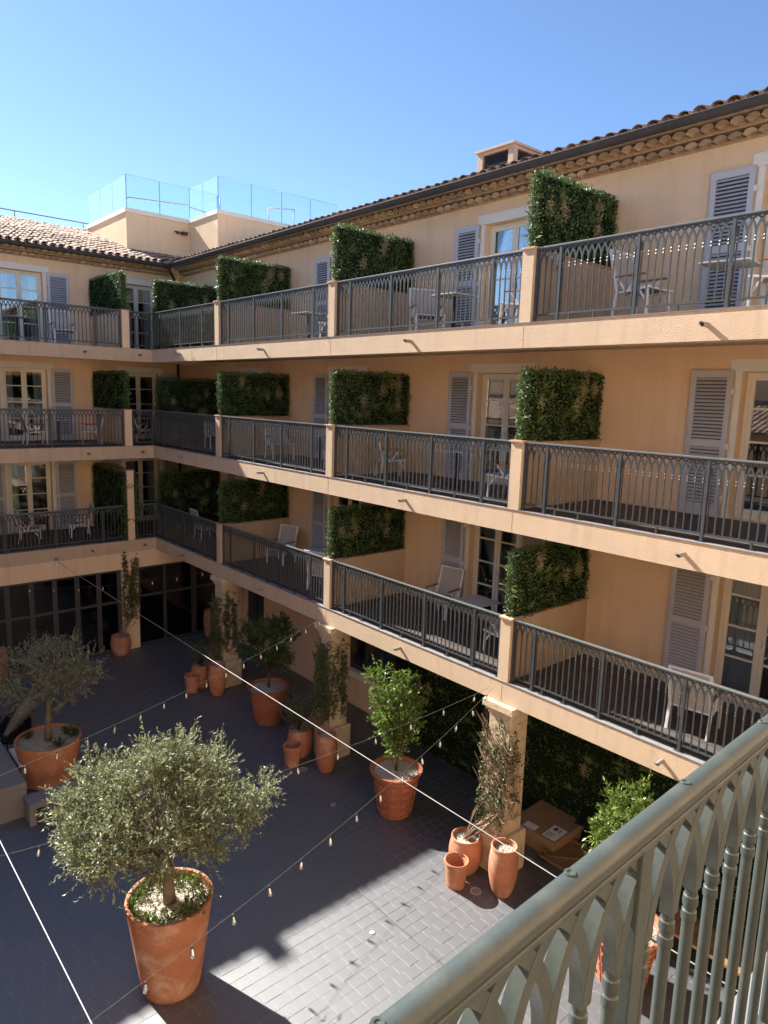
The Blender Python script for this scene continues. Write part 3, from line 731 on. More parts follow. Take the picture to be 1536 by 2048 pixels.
def railing(label, loc, rot, length, hq=False, group='iron arch railings along the balconies', skew=0.0, post0=None):
    """runs along local +x from 0 to length"""
    mn = 'ironfg' if hq else 'iron'
    t = thing('balcony_railing', label, 'railing', loc, rot, group)
    b = MB()
    if hq:
        prof = [(-.0175, 0), (-.0200, .005), (-.0195, .012), (-.015, .019), (-.007, .0235), (.007, .0235), (.015, .019), (.0195, .012), (.0200, .005), (.0175, 0)]
        k = len(prof)
        for x in (0, length):
            for py, pz in prof: b.v.append((x, py, 1.104+pz))
        for j in range(k-1): b.f.append((j, k+j, k+j+1, j+1)); b.mi.append(0)
        b.f.append((0, k-1, 2*k-1, k)); b.mi.append(0)
        h = b.obj('handrail', mn, t, smooth='auto')
        q = MB(); q.box(0, length, -.016, .016, 1.0935, 1.1035); q.obj('under_rail', 'iron', h); q = MB(); q.box(0, length, -.0195, .0195, 1.078, 1.0932); q.obj('lower_band', mn, h, bevel=.004)
        for j in range(int(length/.40)):
            s = MB(); s.lathe([(0, .0), (.004, .0005), (.0045, .002), (.0085, .0022), (.0095, .0005)], 14, (0, 0, 0)); s.obj('screw', 'ironfg', h, loc=(length*.0+.16+j*.40, .004, 1.1282), smooth='auto')
    else:
        b.box(0, length, -.028, .028, 1.104, 1.131); h = b.obj('handrail', 'ironlit', t, bevel=.006)
        q = MB(); q.box(0, length, -.017, .017, 1.084, 1.103); q.obj('under_rail', mn, h)
    q = MB(); q.box(0, length, -.015, .015, .098, .126); q.obj('bottom_rail', mn, t)
    n = int(round((length-.04)/PIT)); off = (length-n*PIT)/2
    for i in range(n): link('baluster', BALFG if hq else BAL, t, (off+(i+.5)*PIT, 0, 0))
    npst = max(1, round(length/1.22)); per = max(1, round(n/npst)); ps = {0, n}
    if hq: ps = set(range(post0 % 12, n, 12))
    else: ps |= set(range(per-8 if per > 8 else per, n-3, per)) if n > 14 else set()
    for i in sorted(ps):
        x = off+i*PIT
        link('post', POST[hq], t, (min(max(x, .022), length-.022), 0, 0))
        if i+6 < n: link('foot', FOOT[hq], t, (x+6*PIT, 0, 0))
    return t
names = ['from inner corner to first pillar', 'between the first and second pillars', 'between the second and third pillars', 'right of the third pillar']
for l in (1, 2, 3):
    xs = [(.0, PX[0])]+[(PX[i]+PWID, PX[i+1]) for i in range(3)]
    for (a, c), nm in zip(xs, names):
        railing('dark iron %s railing of the right wing, %s' % (ZTOP[l], nm), (a+.012, .075, S[l]), 0, c-a-.024)
    for (a, c), nm in zip(((LP+PWID, .06), (-5.2+PWID, LP)), ('short piece beside the inner corner', 'long piece at left')):
        railing('iron %s railing of left wing, %s' % (ZTOP[l], nm), (-.075, a+.012, S[l]), R(90), c-a-.024)
# the near railing
rd = R(90)+R(1.8)
ry0 = -10.4; rx0 = 21.216-(ry0+8.05)*math.tan(R(1.8))
railing('pale grey-green iron railing close to the viewer, crossing the lower right corner', (rx0, ry0, 7.70-1.1285), rd, 5.6, hq=True, group='near balcony railing', post0=int(round((-8.035-ry0)/PIT)))

# ================================================================== HEDGE PANELS
def hedge_mesh(L0, H, T, n, seed, spray=1.0):
    global rng
    rng = np.random.default_rng(seed)
    # points on the box faces: two big faces + edges.  local: x thickness, y length, z height
    u = rng.random(n); P = np.empty((n, 3)); N = np.zeros((n, 3))
    side = u < .40; side2 = (u >= .40) & (u < .66); top = (u >= .66) & (u < .78); fr = (u >= .78) & (u < .90); bk = u >= .90
    P[:, 0] = rng.uniform(-T/2, T/2, n); P[:, 1] = rng.uniform(0, L0, n); P[:, 2] = rng.uniform(0, H, n)
    lump = lambda a, b: .045*np.sin(a*6+seed*1.7)*np.cos(b*7+seed*2)+.018*np.sin(a*19+b*15+seed)
    lv = lump(P[:, 1], P[:, 2])
    P[side, 0] = T/2+lv[side]; N[side, 0] = 1; P[side2, 0] = -T/2-lv[side2]; N[side2, 0] = -1
    P[top, 2] = H+lv[top]; N[top, 2] = 1; P[fr, 1] = 0-lv[fr]; N[fr, 1] = -1; P[bk, 1] = L0; N[bk, 1] = 1
    P += rng.normal(size=(n, 3))*.014
    st_ = rng.random(n) < .05; P[st_] += N[st_]*rng.uniform(.02, .075, (int(st_.sum()), 1))
    D = N*.55+runit(n)*.8+np.array([0, 0, .18]); Nn = N+runit(n)*.7
    ln = rng.uniform(.024, .050, n)*spray; v = leaf_arrays(P, D, Nn, ln, ln*.62)
    return leaf_mesh('foliage', v, 'hedge')
def frond_mesh(L0, H, T, k, seed, faces=(1, -1), fr_only=2):
    r2 = np.random.default_rng(seed); V = []
    spots = [(1 if r2.random() < .7 else -1, r2.uniform(.25, L0-.25), r2.uniform(.12, H*.75)) for _ in range(k)]+[(0, 0.02, r2.uniform(.15, H*.8)) for _ in range(fr_only)]
    for sgn, y, z in spots:
        nb = 22; base = np.array([sgn*T/2*.9, y, z]); out = np.array([sgn*.75, -.9 if sgn == 0 else -.15, .15])
        a = r2.uniform(-1.9, 1.9, nb); axis_u = np.array([0, 1.0, 0]) if sgn else np.array([1.0, 0, 0])
        D = out*.45+np.outer(np.sin(a), axis_u)+np.outer(np.cos(a), np.array([0, 0, 1.0]))*.8+r2.normal(size=(nb, 3))*.12
        P = np.repeat(base[None], nb, 0)+r2.normal(size=(nb, 3))*.012; ln = r2.uniform(.14, .27, nb)
        V.append(leaf_arrays(P, D, np.repeat((out+np.array([0, 0, .4]))[None], nb, 0), ln, .020, bend=.10))
    return leaf_mesh('palm_fronds', np.concatenate(V), 'frond')
def flower_mesh(L0, H, T, k, seed):
    r2 = np.random.default_rng(seed); V = []
    for _ in range(k):
        c = np.array([(T/2+.035)*(1 if r2.random() < .75 else -1), r2.uniform(.2, L0-.2), r2.uniform(.4*H, .92*H)]); nb = 170
        P = c+r2.normal(size=(nb, 3))*np.array([.018, .055, .085]); V.append(leaf_arrays(P, r2.normal(size=(nb, 3))+np.array([np.sign(c[0])*1.2, 0, .4]), r2.normal(size=(nb, 3)), .030, .024))
    return leaf_mesh('flower_clusters', np.concatenate(V), 'flower')
HV = {}
def hedge_set(key, L0, H, T, n, seed, k=9, fl=5):
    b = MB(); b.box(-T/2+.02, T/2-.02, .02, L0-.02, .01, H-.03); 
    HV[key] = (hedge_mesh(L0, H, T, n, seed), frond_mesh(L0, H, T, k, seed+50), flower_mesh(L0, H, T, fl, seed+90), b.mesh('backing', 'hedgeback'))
for s in range(5): hedge_set('p%d' % s, 2.12, 1.13, .17, 12000, s+1, k=10, fl=6)
hedge_set('corner', 2.12, 2.08, .17, 15000, 21, 10, 5)
hedge_set('left', 2.75, 1.13, .17, 9000, 31, 7, 4)
hedge_set('leftfull', 2.75, 2.12, .10, 13000, 41, 7, 3)
hedge_set('wallgreen', 7.2, 3.1, .22, 26000, 51, 40, 12)
def hedge(key, label, loc, rot=0, group='green hedge screens on the balcony partitions'):
    t = thing('hedge_screen', label, 'hedge', loc, rot, group)
    f, p, fl, bk = HV[key]
    tag(link('foliage', f, t), None, None, kind='stuff'); tag(link('palm_fronds', p, t), None, None, kind='stuff'); tag(link('flower_clusters', fl, t), None, None, kind='stuff'); link('backing', bk, t)
    return t
ords = ['first', 'second', 'third', 'fourth']; ls = {1: 'lowest balcony storey', 2: 'middle balcony storey', 3: 'top balcony storey'}
for l in (1, 2, 3):
    for i in range(4): hedge('p%d' % ((i+2*l) % 5), 'leafy green screen on the partition at the %s pillar, %s' % (ords[i], ls[l]), (PX[i]+PWID/2, .10, S[l]+HP+.012))
    hedge('corner', 'leafy green screen standing beside the inner corner of the balconies, %s' % ls[l], (.02, .14, S[l]+.02))
    if l > 1: hedge('left', 'leafy green screen on the left wing partition, %s' % ls[l], (-.12, LP+PWID/2, S[l]+HP+.012), R(90))
    else:
        hedge('leftfull', 'tall leafy screen covering the near side of the full-height left wing partition', (-.03, LP-.055, S[l]+.02), R(90))
        hedge('leftfull', 'tall leafy screen covering the far side of the full-height left wing partition', (-.03, LP+PWID+.055, S[l]+.02), R(90))
# planted wall at the back of the arcade (local length along y -> rotate to run along +x)
hedge('wallgreen', 'dark planted green wall at the back of the arcade behind the third column', (9.55, DR-.13, .02), R(-90), 'planted arcade walls')
hedge('wallgreen', 'dark planted green wall at the back of the arcade, farther right behind the bench', (16.75, DR-.13, .02), R(-90), 'planted arcade walls')

# ================================================================== FURNITURE ON BALCONIES
def chair_meshes():
    fr = []
    side = MB()
    W2 = .29
    for s in (-1, 1):
        x = s*W2
        side.bar((x, .30, 0), (x, .235, .40), .030, .045, (1, 0, 0)); side.bar((x, .235, .385), (x, .41, 1.02), .030, .042, (1, 0, 0))     # rear leg and back upright
        side.bar((x, -.27, 0), (x, -.25, .43), .030, .045, (1, 0, 0))
        side.bar((x, -.30, .425), (x, .25, .37), .030, .045, (1, 0, 0))
        side.bar((x, -.24, .24), (x, -.12, .40), .028, .036, (1, 0, 0)); side.bar((x, .06, .40), (x, -.10, .60), .026, .034, (1, 0, 0)); side.bar((x, .10, .40), (x, .26, .60), .026, .03, (1, 0, 0))
    side.bar((-W2, .24, .38), (W2, .24, .38), .03, .03); side.bar((-W2, -.27, .42), (W2, -.27, .42), .03, .03); side.bar((-W2, .408, 1.01), (W2, .408, 1.01), .03, .03)
    fm = side.mesh('frame', 'white', bevel=.004)
    sb = MB(); pts = [(-.26, .445), (-.02, .415), (.22, .40)]
    for (y0, z0), (y1, z1) in zip(pts, pts[1:]): sb.quad((-W2+.015, y0, z0), (W2-.015, y0, z0), (W2-.015, y1, z1), (-W2+.015, y1, z1)); sb.quad((-W2+.015, y1, z1-.012), (W2-.015, y1, z1-.012), (W2-.015, y0, z0-.012), (-W2+.015, y0, z0-.012))
    sm = sb.mesh('seat', 'sling')
    bb = MB(); bb.bar((0, .243, .40), (0, .408, 1.0), .555, .014, (0, 1, 0)); bm_ = bb.mesh('backrest', 'sling')
    ar = MB(); ar.bar((0, -.20, .615), (0, .27, .605), .055, .024); am = ar.mesh('armrest', 'teak', bevel=.005)
    return fm, sm, bm_, am, W2
CH = chair_meshes()
def chair(label, loc, rot, group='white balcony armchairs'):
    fm, sm, bm_, am, W2 = CH
    t = thing('armchair', label, 'chair', loc, rot, group)
    link('frame', fm, t); link('seat', sm, t); link('backrest', bm_, t)
    for s in (-1, 1): link('armrest', am, t, (s*W2, 0, 0))
def tmesh():
    a = MB(); a.box(-.33, .33, -.33, .33, .715, .735); b = MB(); b.box(-.028, .028, -.028, .028, .012, .714); c = MB(); c.box(-.21, .21, -.21, .21, 0, .012)
    return a.mesh('table_top', 'tabletop', bevel=.003), b.mesh('pedestal', 'black'), c.mesh('base_plate', 'black')
TB = tmesh()
def table(label, loc, rot=0):
    t = thing('balcony_table', label, 'table', loc, rot, 'square balcony tables')
    for n, me in zip(('table_top', 'pedestal', 'base_plate'), TB): link(n, me, t)
F = .018
# chair faces local -y; rot turns it
CHAIRS = [
 ('white armchair at the far left on the top left-wing balcony, side on', (-1.25, -4.55, 3), 100),
 ('white armchair seen from behind on the top left-wing balcony, before the shutter', (-.85, -2.35, 3), 185-100),
 ('white armchair facing right on the middle left-wing balcony', (-1.15, -3.20, 2), 178),
 ('white armchair facing left on the middle left-wing balcony, beside its shutter', (-1.05, -1.62, 2), -8),
 ('white armchair turned towards the table on the lowest left-wing balcony', (-1.30, -3.45, 1), 160),
 ('white armchair facing left on the lowest left-wing balcony before the leafy screen', (-1.45, -1.95, 1), -10),
 ('white armchair just left of the inner corner on the middle storey', (-1.5, .25, 2), 175),
 ('white armchair left of a pair by the first pillar, middle storey', (1.9, 1.25, 2), 80),
 ('white armchair right of a pair by the first pillar, middle storey', (3.1, 1.35, 2), -75),
 ('grey backed armchair seen from behind at the inner corner, lowest storey', (1.25, 1.15, 1), 175),
 ('white armchair with teak arms on the top balcony between first and second pillar', (8.15, 1.1, 3), -70),
 ('white armchair facing right on the middle balcony between first and second pillars', (5.55, 1.20, 2), 80),
 ('white armchair facing left beside the second pillar, middle storey', (8.35, 1.15, 2), -80),
 ('grey backed armchair before the shutter between first and second pillars, lowest storey', (5.25, 1.45, 1), 20),
 ('grey backed armchair next to the second pillar, lowest storey', (8.15, .85, 1), 200),
 ('white armchair left of the table on the top balcony between second and third pillars', (11.05, 1.25, 3), 60),
 ('white armchair with sunlit back right next to the third pillar, top storey', (13.75, .95, 3), -80),
 ('white armchair with its back to the second pillar, middle storey', (10.25, 1.1, 2), 150),
 ('white armchair leaning close to the third pillar, middle storey', (13.65, 1.0, 2), -80),
 ('grey backed armchair before the shutter between second and third pillars, lowest storey', (11.35, 1.75, 1), 10),
 ('white armchair partly hidden by the third pillar, lowest storey', (13.70, 1.10, 1), -90),
 ('white armchair with teak arms facing right on the top balcony right of the third pillar', (16.12, .75, 3), 88),
 ('white armchair at the right edge of the photo, top storey', (18.0, .8, 3), -84),
 ('pale woven armchair seen from behind near the viewer, lowest storey', (17.46, .92, 1), 188),
]
for lab, (x, y, l), a in CHAIRS: chair(lab, (x, y, S[l]+F), R(a))
TABLES = [('small square table on the top left-wing balcony', (-1.25, -3.5, 3)), ('small square table on the middle left-wing balcony', (-1.6, -2.4, 2)), ('small square table on the lowest left-wing balcony', (-2.0, -2.75, 1)),
 ('small square table on the top balcony between first and second pillars', (6.95, 1.15, 3)), ('small square table on the middle balcony between first and second pillars', (7.2, 1.35, 2)), ('small square table on the lowest balcony between first and second pillars', (7.05, 1.45, 1)),
 ('small square table on the top balcony between second and third pillars', (12.0, 1.05, 3)), ('small square table on the middle balcony between second and third pillars', (12.1, 1.25, 2)), ('small square table on the lowest balcony beside the leafy screen of the third pillar', (12.75, 1.35, 1)),
 ('small square table on the top balcony right of the third pillar', (17.2, 1.15, 3))]
for lab, (x, y, l) in TABLES: table(lab, (x, y, S[l]+F), R(random.uniform(-8, 8)))

# ================================================================== POTS
def pot_thing(name, label, x, y, prof_out, fill, fillmat, mname='terra', n=36, th=.028, group='terracotta pots in the courtyard', cat='pot'):
    t = thing(name, label, cat, (x, y, 0), random.uniform(0, 6.28), group)
    H = prof_out[-1][1]; ro = prof_out[-1][0]
    inner = []
    for r, z in reversed(prof_out):
        if z > fill-.05 and z > .04: inner.append((max(r-th, .02), z-(.0 if z < H else 0)))
    prof = [(0, .0)]+prof_out+[(ro-th*.25, H+.006), (ro-th*.8, H+.004)]+inner+[(max(inner[-1][0], .02), max(fill-.06, .03))]
    b = MB(); b.lathe(prof, n); b.obj('pot_body', mname, t, smooth='auto')
    rin = None
    for (r0, z0), (r1, z1) in zip(prof_out, prof_out[1:]):
        if z0 <= fill <= z1: rin = r0+(r1-r0)*(fill-z0)/max(z1-z0, 1e-6)-th+.004
    rin = rin or ro-th
    gbm = MB(); k = 30; rings = 7
    pts = [(0, 0, fill+.02)]; gbm.v.append(pts[0])
    for j in range(1, rings+1):
        for a in range(k):
            r = rin*j/rings; th_ = 2*math.pi*a/k; gbm.v.append((r*math.cos(th_), r*math.sin(th_), fill+.02*(1-j/rings)+random.uniform(-.006, .006)))
    for a in range(k): gbm.f.append((0, 1+a, 1+(a+1) % k))
    for j in range(rings-1):
        for a in range(k): c = (a+1) % k; gbm.f.append((1+j*k+a, 1+(j+1)*k+a, 1+(j+1)*k+c, 1+j*k+c))
    gbm.mi = [0]*len(gbm.f); gbm.obj('gravel' if fillmat == 'gravel' else 'soil', fillmat, t)
    if fillmat == 'gravel':
        n_ = int(900*rin*rin/.1); rr = np.random.default_rng(int(x*100)); a = rr.uniform(0, 6.283, n_); q = rin*np.sqrt(rr.random(n_))*.97
        P = np.stack([q*np.cos(a), q*np.sin(a), fill+.012+.02*(1-q/rin)], 1); v = leaf_arrays(P, rr.normal(size=(n_, 3))*np.array([1, 1, .5]), np.repeat(np.array([[0, 0, 1.0]]), n_, 0), rr.uniform(.012, .028, n_), .016, .25)
        tag(link('pebbles', leaf_mesh('pebbles', v, 'gravel'), t), None, None, kind='stuff')
    return t
def cone(rb, rr, H, rim=.0, rimh=.06):
    p = [(rb*.96, 0), (rb, .015)]
    for k in range(1, 8): p.append((rb+(rr-rb)*k/8, H*k/8))
    if rim: p += [(rr-.005, H-rimh-.01), (rr+rim, H-rimh), (rr+rim+.004, H-.012), (rr+rim, H)]
    else: p += [(rr, H-.01), (rr+.002, H)]
    return sorted(p, key=lambda q: q[1])
def bulge(rb, rm, rt, H, rim=.012):
    p = [(rb*.95, 0), (rb, .015)]
    for k in range(1, 12):
        t = k/12; r = (1-t)**2*rb+2*t*(1-t)*(2*rm-.5*rb-.5*rt)+t*t*rt; p.append((r, H*t*.94))
    return p+[(rt+rim*.3, H*.945), (rt+rim, H*.955), (rt+rim, H-.006), (rt+rim*.7, H)]
pot_thing('olive_planter', 'huge tapered terracotta planter with the sunlit olive tree in the foreground', 13.24, -5.47, cone(.41, .595, 1.38), 1.27, 'gravel', n=64, th=.05, group='olive tree planters', cat='planter')
pot_thing('olive_planter', 'wide terracotta planter of the sparse olive tree beside the grey benches', 6.55, -5.24, cone(.50, .66, .95), .87, 'gravel', n=56, th=.05, group='olive tree planters', cat='planter')
def relief_pot(lab, x, y):
    H = .96; rb, rr = .33, .46
    prof = [(rb*.97, 0), (rb, .02)]+[(rb+(rr-rb)*k/8, (H-.10)*k/8) for k in range(1, 9)]+[(rr+.03, H-.085), (rr+.07, H-.05), (rr+.082, H-.02), (rr+.082, H)]
    t = pot_thing('relief_planter', lab, x, y, prof, H-.075, 'gravel', 'terradark', n=48, th=.06, group='relief planters along the arcade', cat='planter')
    for row in range(4):
        z0 = .07+row*.185; z1 = z0+.155; q = MB(); w_ = .86*2*math.pi/12
        def pt(a, z, e):
            r = rb+(rr-rb)*z/(H-.10)+e; return (r*math.cos(a), r*math.sin(a), z)
        def rbar(a0, a1, za, zb):
            k = 3
            for j in range(k):
                u0, u1 = a0+(a1-a0)*j/k, a0+(a1-a0)*(j+1)/k
                q.quad(pt(u0, za, .02), pt(u1, za, .02), pt(u1, zb, .02), pt(u0, zb, .02)); q.quad(pt(u0, zb, .02), pt(u1, zb, .02), pt(u1, zb, -.004), pt(u0, zb, -.004)); q.quad(pt(u0, za, -.004), pt(u1, za, -.004), pt(u1, za, .02), pt(u0, za, .02))
            for u in (a0, a1): q.quad(pt(u, za, .02), pt(u, zb, .02), pt(u, zb, -.004), pt(u, za, -.004))
        e = .022; ea = .05
        rbar(0, w_, z0, z0+e); rbar(0, w_, z1-e, z1); rbar(0, ea, z0+e, z1-e); rbar(w_-ea, w_, z0+e, z1-e)
        me = q.mesh('relief_square', 'terradark')
        for k in range(12): link('relief_square', me, t, (0, 0, 0), 2*math.pi*k/12)
relief_pot('relief-patterned planter with a dark round tree between first and second columns', 7.07, -.06)
relief_pot('relief-patterned planter with a sunlit bush tree between second and third columns', 12.11, -.15)
relief_pot('relief-patterned planter behind the near railing, right of the third column', 17.35, -.35)
nc = ['first', 'second', 'third']
for i, (sx, bx, tx) in enumerate((((4.22, -.81), (4.03, -.43), (4.83, -.34)), ((9.27, -.78), (9.0, -.38), (9.95, -.32)), ((14.41, -.77), (14.22, -.33), (15.05, -.29)))):
    pot_thing('small_pot', 'small empty terracotta pot, shortest of three at the %s column' % nc[i], *sx, cone(.165, .205, .48, .012, .05), .12, 'soil')
    pot_thing('rounded_pot', 'rounded terracotta pot holding the vine of the %s column' % nc[i], *bx, bulge(.21, .30, .255, .66), .58, 'gravel')
    pot_thing('tall_pot', 'tall slim terracotta vase in front of the %s column' % nc[i], *tx, bulge(.155, .25, .215, .90), .80, 'gravel')
pot_thing('tall_pot', 'tall terracotta vase behind the first column near the dark glazing', .32, 1.75, bulge(.16, .24, .21, .90), .80, 'gravel')
pot_thing('rounded_pot', 'rounded terracotta pot at the pilaster of the left wing', .30, -1.36, bulge(.21, .31, .27, .64), .57, 'gravel')
pot_thing('tall_pot', 'terracotta vase cut by the left edge in front of the folding glass doors', .22, -4.84, bulge(.16, .25, .21, .92), .82, 'gravel')

# ================================================================== PLANTS
def limb(b, a, c, r0, r1, seg=5, wob=.05, n=7):
    a = Vector(a); c = Vector(c); pts = []; L_ = (c-a).length
    for k in range(seg+1):
        t = k/seg; q = a.lerp(c, t)
        if 0 < k < seg: q += Vector((random.uniform(-1, 1), random.uniform(-1, 1), random.uniform(-.6, .6)))*wob*L_
        pts.append(q)
    b.tube(pts, [r0+(r1-r0)*k/seg for k in range(seg+1)], n); return pts
def twig_leaves(twigs, per, ln, wd, spread=.9, seed=0, up=.25):
    """twigs: list of (p0,p1); leaves set along them"""
    r2 = np.random.default_rng(seed); P0 = np.array([t[0] for t in twigs]); P1_ = np.array([t[1] for t in twigs]); n = len(twigs)
    T = np.repeat(np.linspace(.08, 1, per)[None], n, 0)+r2.uniform(-.04, .04, (n, per))
    A = P1_-P0; P = P0[:, None]+A[:, None]*T[..., None]
    D = A/np.linalg.norm(A, axis=1, keepdims=True); D = np.repeat(D[:, None], per, 1)+r2.normal(size=(n, per, 3))*spread*.75+np.array([0, 0, up*.4])
    P = P.reshape(-1, 3); D = D.reshape(-1, 3); k = len(P)
    l_ = r2.uniform(.7, 1.2, k)*ln
    return leaf_arrays(P, D, r2.normal(size=(k, 3))+np.array([0, 0, 1.2]), l_, l_*wd, .06)
def tree(name, label, loc, base_z, trunk_pts, r0, clumps, twigs_per, twig_len, per, ln, wd, leafm, barkm, seed, group, branchy=True, up=.25, cat='tree', spread=.9, limbs=()):
    random.seed(seed); r2 = np.random.default_rng(seed)
    t = thing(name, label, cat, (loc[0], loc[1], base_z), 0, group)
    tb = MB(); k = len(trunk_pts); tb.tube(trunk_pts, [r0*(1-.45*i/(k-1)) for i in range(k)], 10); tk = tb.obj('trunk', barkm, t, smooth=True)
    lb = MB(); top = Vector(trunk_pts[-1]); tw = []; nodes = [top, top.lerp(Vector(trunk_pts[-2]), .5)]
    for lp, ra, rb_ in limbs:
        lb.tube(lp, [ra+(rb_-ra)*i/(len(lp)-1) for i in range(len(lp))], 9); nodes += [Vector(q) for q in lp[1:]]+[Vector(a).lerp(Vector(c_), .5) for a, c_ in zip(lp[1:], lp[2:])]
    for c, rad in clumps:
        c = Vector(c)
        if branchy:
            st_ = min(nodes, key=lambda q: (q-c).length+.25*max(0, q.z-c.z+.1)) if limbs else top.lerp(Vector(trunk_pts[-2]), random.uniform(0, .6))
            mid = st_.lerp(c, .5)+Vector((random.uniform(-.1, .1), random.uniform(-.1, .1), random.uniform(-.12, .02)))
            limb(lb, st_, mid, r0*(.2 if limbs else .32), r0*.14, 4, .06, 6); limb(lb, mid, c, r0*.16, r0*.06, 4, .06, 5)
        for _ in range(twigs_per):
            d = Vector(r2.normal(size=3)); d.normalize(); p0 = c+d*rad*r2.uniform(.05, .75)
            out = (p0-Vector((0, 0, top.z*.9))).normalized()
            e = p0+(d*.9+out*.5+Vector((0, 0, up))).normalized()*twig_len*r2.uniform(.6, 1.25)*(1.7 if r2.random() < .10 else 1)
            tw.append((tuple(p0), tuple(e)))
    for p0, e in tw[::2 if not branchy else 1]: lb.tube([p0, e], [.0042, .002], 3, caps=False)
    lb.obj('branches', barkm, t, smooth=True)
    tag(link('crown', leaf_mesh('crown', twig_leaves(tw, per, ln, wd, spread, seed, up), leafm), t), None, None, kind='stuff')
    return t
def ellipsoid_clumps(n, c, rx, ry, rz, rad, seed, shell=.55, cond=None):
    r2 = np.random.default_rng(seed); out = []
    while len(out) < n:
        d = r2.normal(size=3); d /= np.linalg.norm(d); q = d*(shell+(1-shell)*r2.random()**.6)
        P = (c[0]+q[0]*rx, c[1]+q[1]*ry, c[2]+q[2]*rz)
        if cond and not cond(q): continue
        out.append((P, rad*r2.uniform(.75, 1.25)))
    return out
# near olive: crown wider across the view
rx_dir = Vector((RT.x, RT.y, 0)).normalized()
def rotxy(cl, a):
    ca, sa = math.cos(a), math.sin(a); return [((c[0]*ca-c[1]*sa, c[0]*sa+c[1]*ca, c[2]), r) for c, r in cl]
az = math.atan2(rx_dir.y, rx_dir.x)
cl = ellipsoid_clumps(98, (-.16, -.02, 1.42), 1.24, 1.02, .78, .21, 3, .42, lambda q: not (q[2] < -.45 and q[0] > .15) and not (q[0] > .7 and q[2] > .45))
cl += [((-.95, -.30, .80), .2), ((-.70, -.45, .86), .2), ((-1.15, .1, .82), .2), ((.55, -.2, 1.0), .18), ((-1.25, 0, 1.08), .25), ((-1.40, .1, 1.0), .2), ((-.9, -.2, .92), .22), ((1.15, .1, 1.55), .16), ((1.32, .15, 1.70), .10), ((1.0, .0, 1.35), .14), ((.15, .05, 2.36), .2), ((.55, 0, 2.15), .2)]
tree('olive_tree', 'sunlit bushy olive tree with silvery leaves in the huge planter', (13.24, -5.47), 1.27, [(0, 0, 0), (.02, -.02, .28), (-.03, .02, .55), (-.02, .0, .85)], .095, rotxy(cl, az), 24, .25, 17, .062, .30, 'olive', 'bark', 5, 'olive trees in planters', spread=1.0)
def rl(pts): return [q for q, _ in rotxy([(p_, 0) for p_ in pts], az)]
LIMB2 = [(rl([(.05, 0, .66), (.30, .0, .82), (.62, .05, 1.12), (.72, .1, 1.50), (.85, .05, 1.72)]), .055, .025), (rl([(.03, .04, .95), (-.12, .1, 1.25), (-.30, .0, 1.48), (-.62, -.1, 1.62)]), .05, .022), (rl([(.0, .05, 1.1), (.12, .2, 1.45), (.2, .1, 1.75)]), .04, .02), (rl([(-.25, .0, 1.42), (-.55, .1, 1.40), (-.95, .05, 1.32), (-1.15, 0, 1.1)]), .026, .012)]
cl = ellipsoid_clumps(60, (-.10, .0, 1.52), 1.22, .95, .58, .24, 8, .5)
tree('olive_tree', 'sparse olive tree with bare twigs in the shaded planter at left', (6.55, -5.24), .87, [(0, 0, 0), (.02, .0, .35), (.05, .02, .7), (.03, .05, 1.0)], .085, rotxy(cl, az), 16, .28, 12, .060, .32, 'olivegrey', 'bark', 9, 'olive trees in planters', limbs=LIMB2)
def ground_cover(label, x, y, z, r, n, mname, ln, seed, h=.18, ring=.3):
    t = thing('pot_plants', label, 'plant', (x, y, z), 0, 'low plants in planters'); r2 = np.random.default_rng(seed); tw = []
    nclump = 16
    for k in range(nclump):
        a = 6.283*k/nclump+r2.uniform(-.15, .15); q = r*(ring+(1-ring)*r2.random())
        for _ in range(n):
            d = Vector((r2.normal()*.7, r2.normal()*.7, abs(r2.normal())+.2)).normalized(); p0 = Vector((q*math.cos(a)+r2.normal()*.04, q*math.sin(a)+r2.normal()*.04, .01)); tw.append((tuple(p0), tuple(p0+d*h*r2.uniform(.5, 1.1))))
    b = MB(); [b.tube([p, e], [.003, .0015], 3, caps=False) for p, e in tw]; b.obj('stems', 'bark', t)
    tag(link('leaves', leaf_mesh('leaves', twig_leaves(tw, 9, ln, .62, 1.2, seed), mname), t), None, None, kind='stuff')
ground_cover('low leafy plants round the trunk of the sunlit olive tree', 13.24, -5.47, 1.27, .50, 11, 'leafbright', .045, 4, .2, .55)
for k, (dx, dy) in enumerate(((-.32, -.30), (.40, .12), (-.05, .42), (.12, .50))):
    t = thing('pot_plant', 'little dark shrub in the gravel of the shaded olive planter, %s' % ('nearest the benches', 'right of the trunk', 'behind the trunk', 'at the far rim')[k], 'plant', (6.55+dx, -5.24+dy, .88), 0, 'low plants in planters'); r2 = np.random.default_rng(60+k); tw = []
    for _ in range(26): d = Vector((r2.normal()*.6, r2.normal()*.6, abs(r2.normal())+.3)).normalized(); tw.append(((0, 0, 0), tuple(d*.19*r2.uniform(.6, 1.1))))
    b = MB(); [b.tube([p, e], [.004, .002], 3, caps=False) for p, e in tw]; b.obj('stems', 'barkdark', t); tag(link('leaves', leaf_mesh('leaves', twig_leaves(tw, 9, .045, .55, 1.1, k), 'leaf'), t), None, None, kind='stuff')
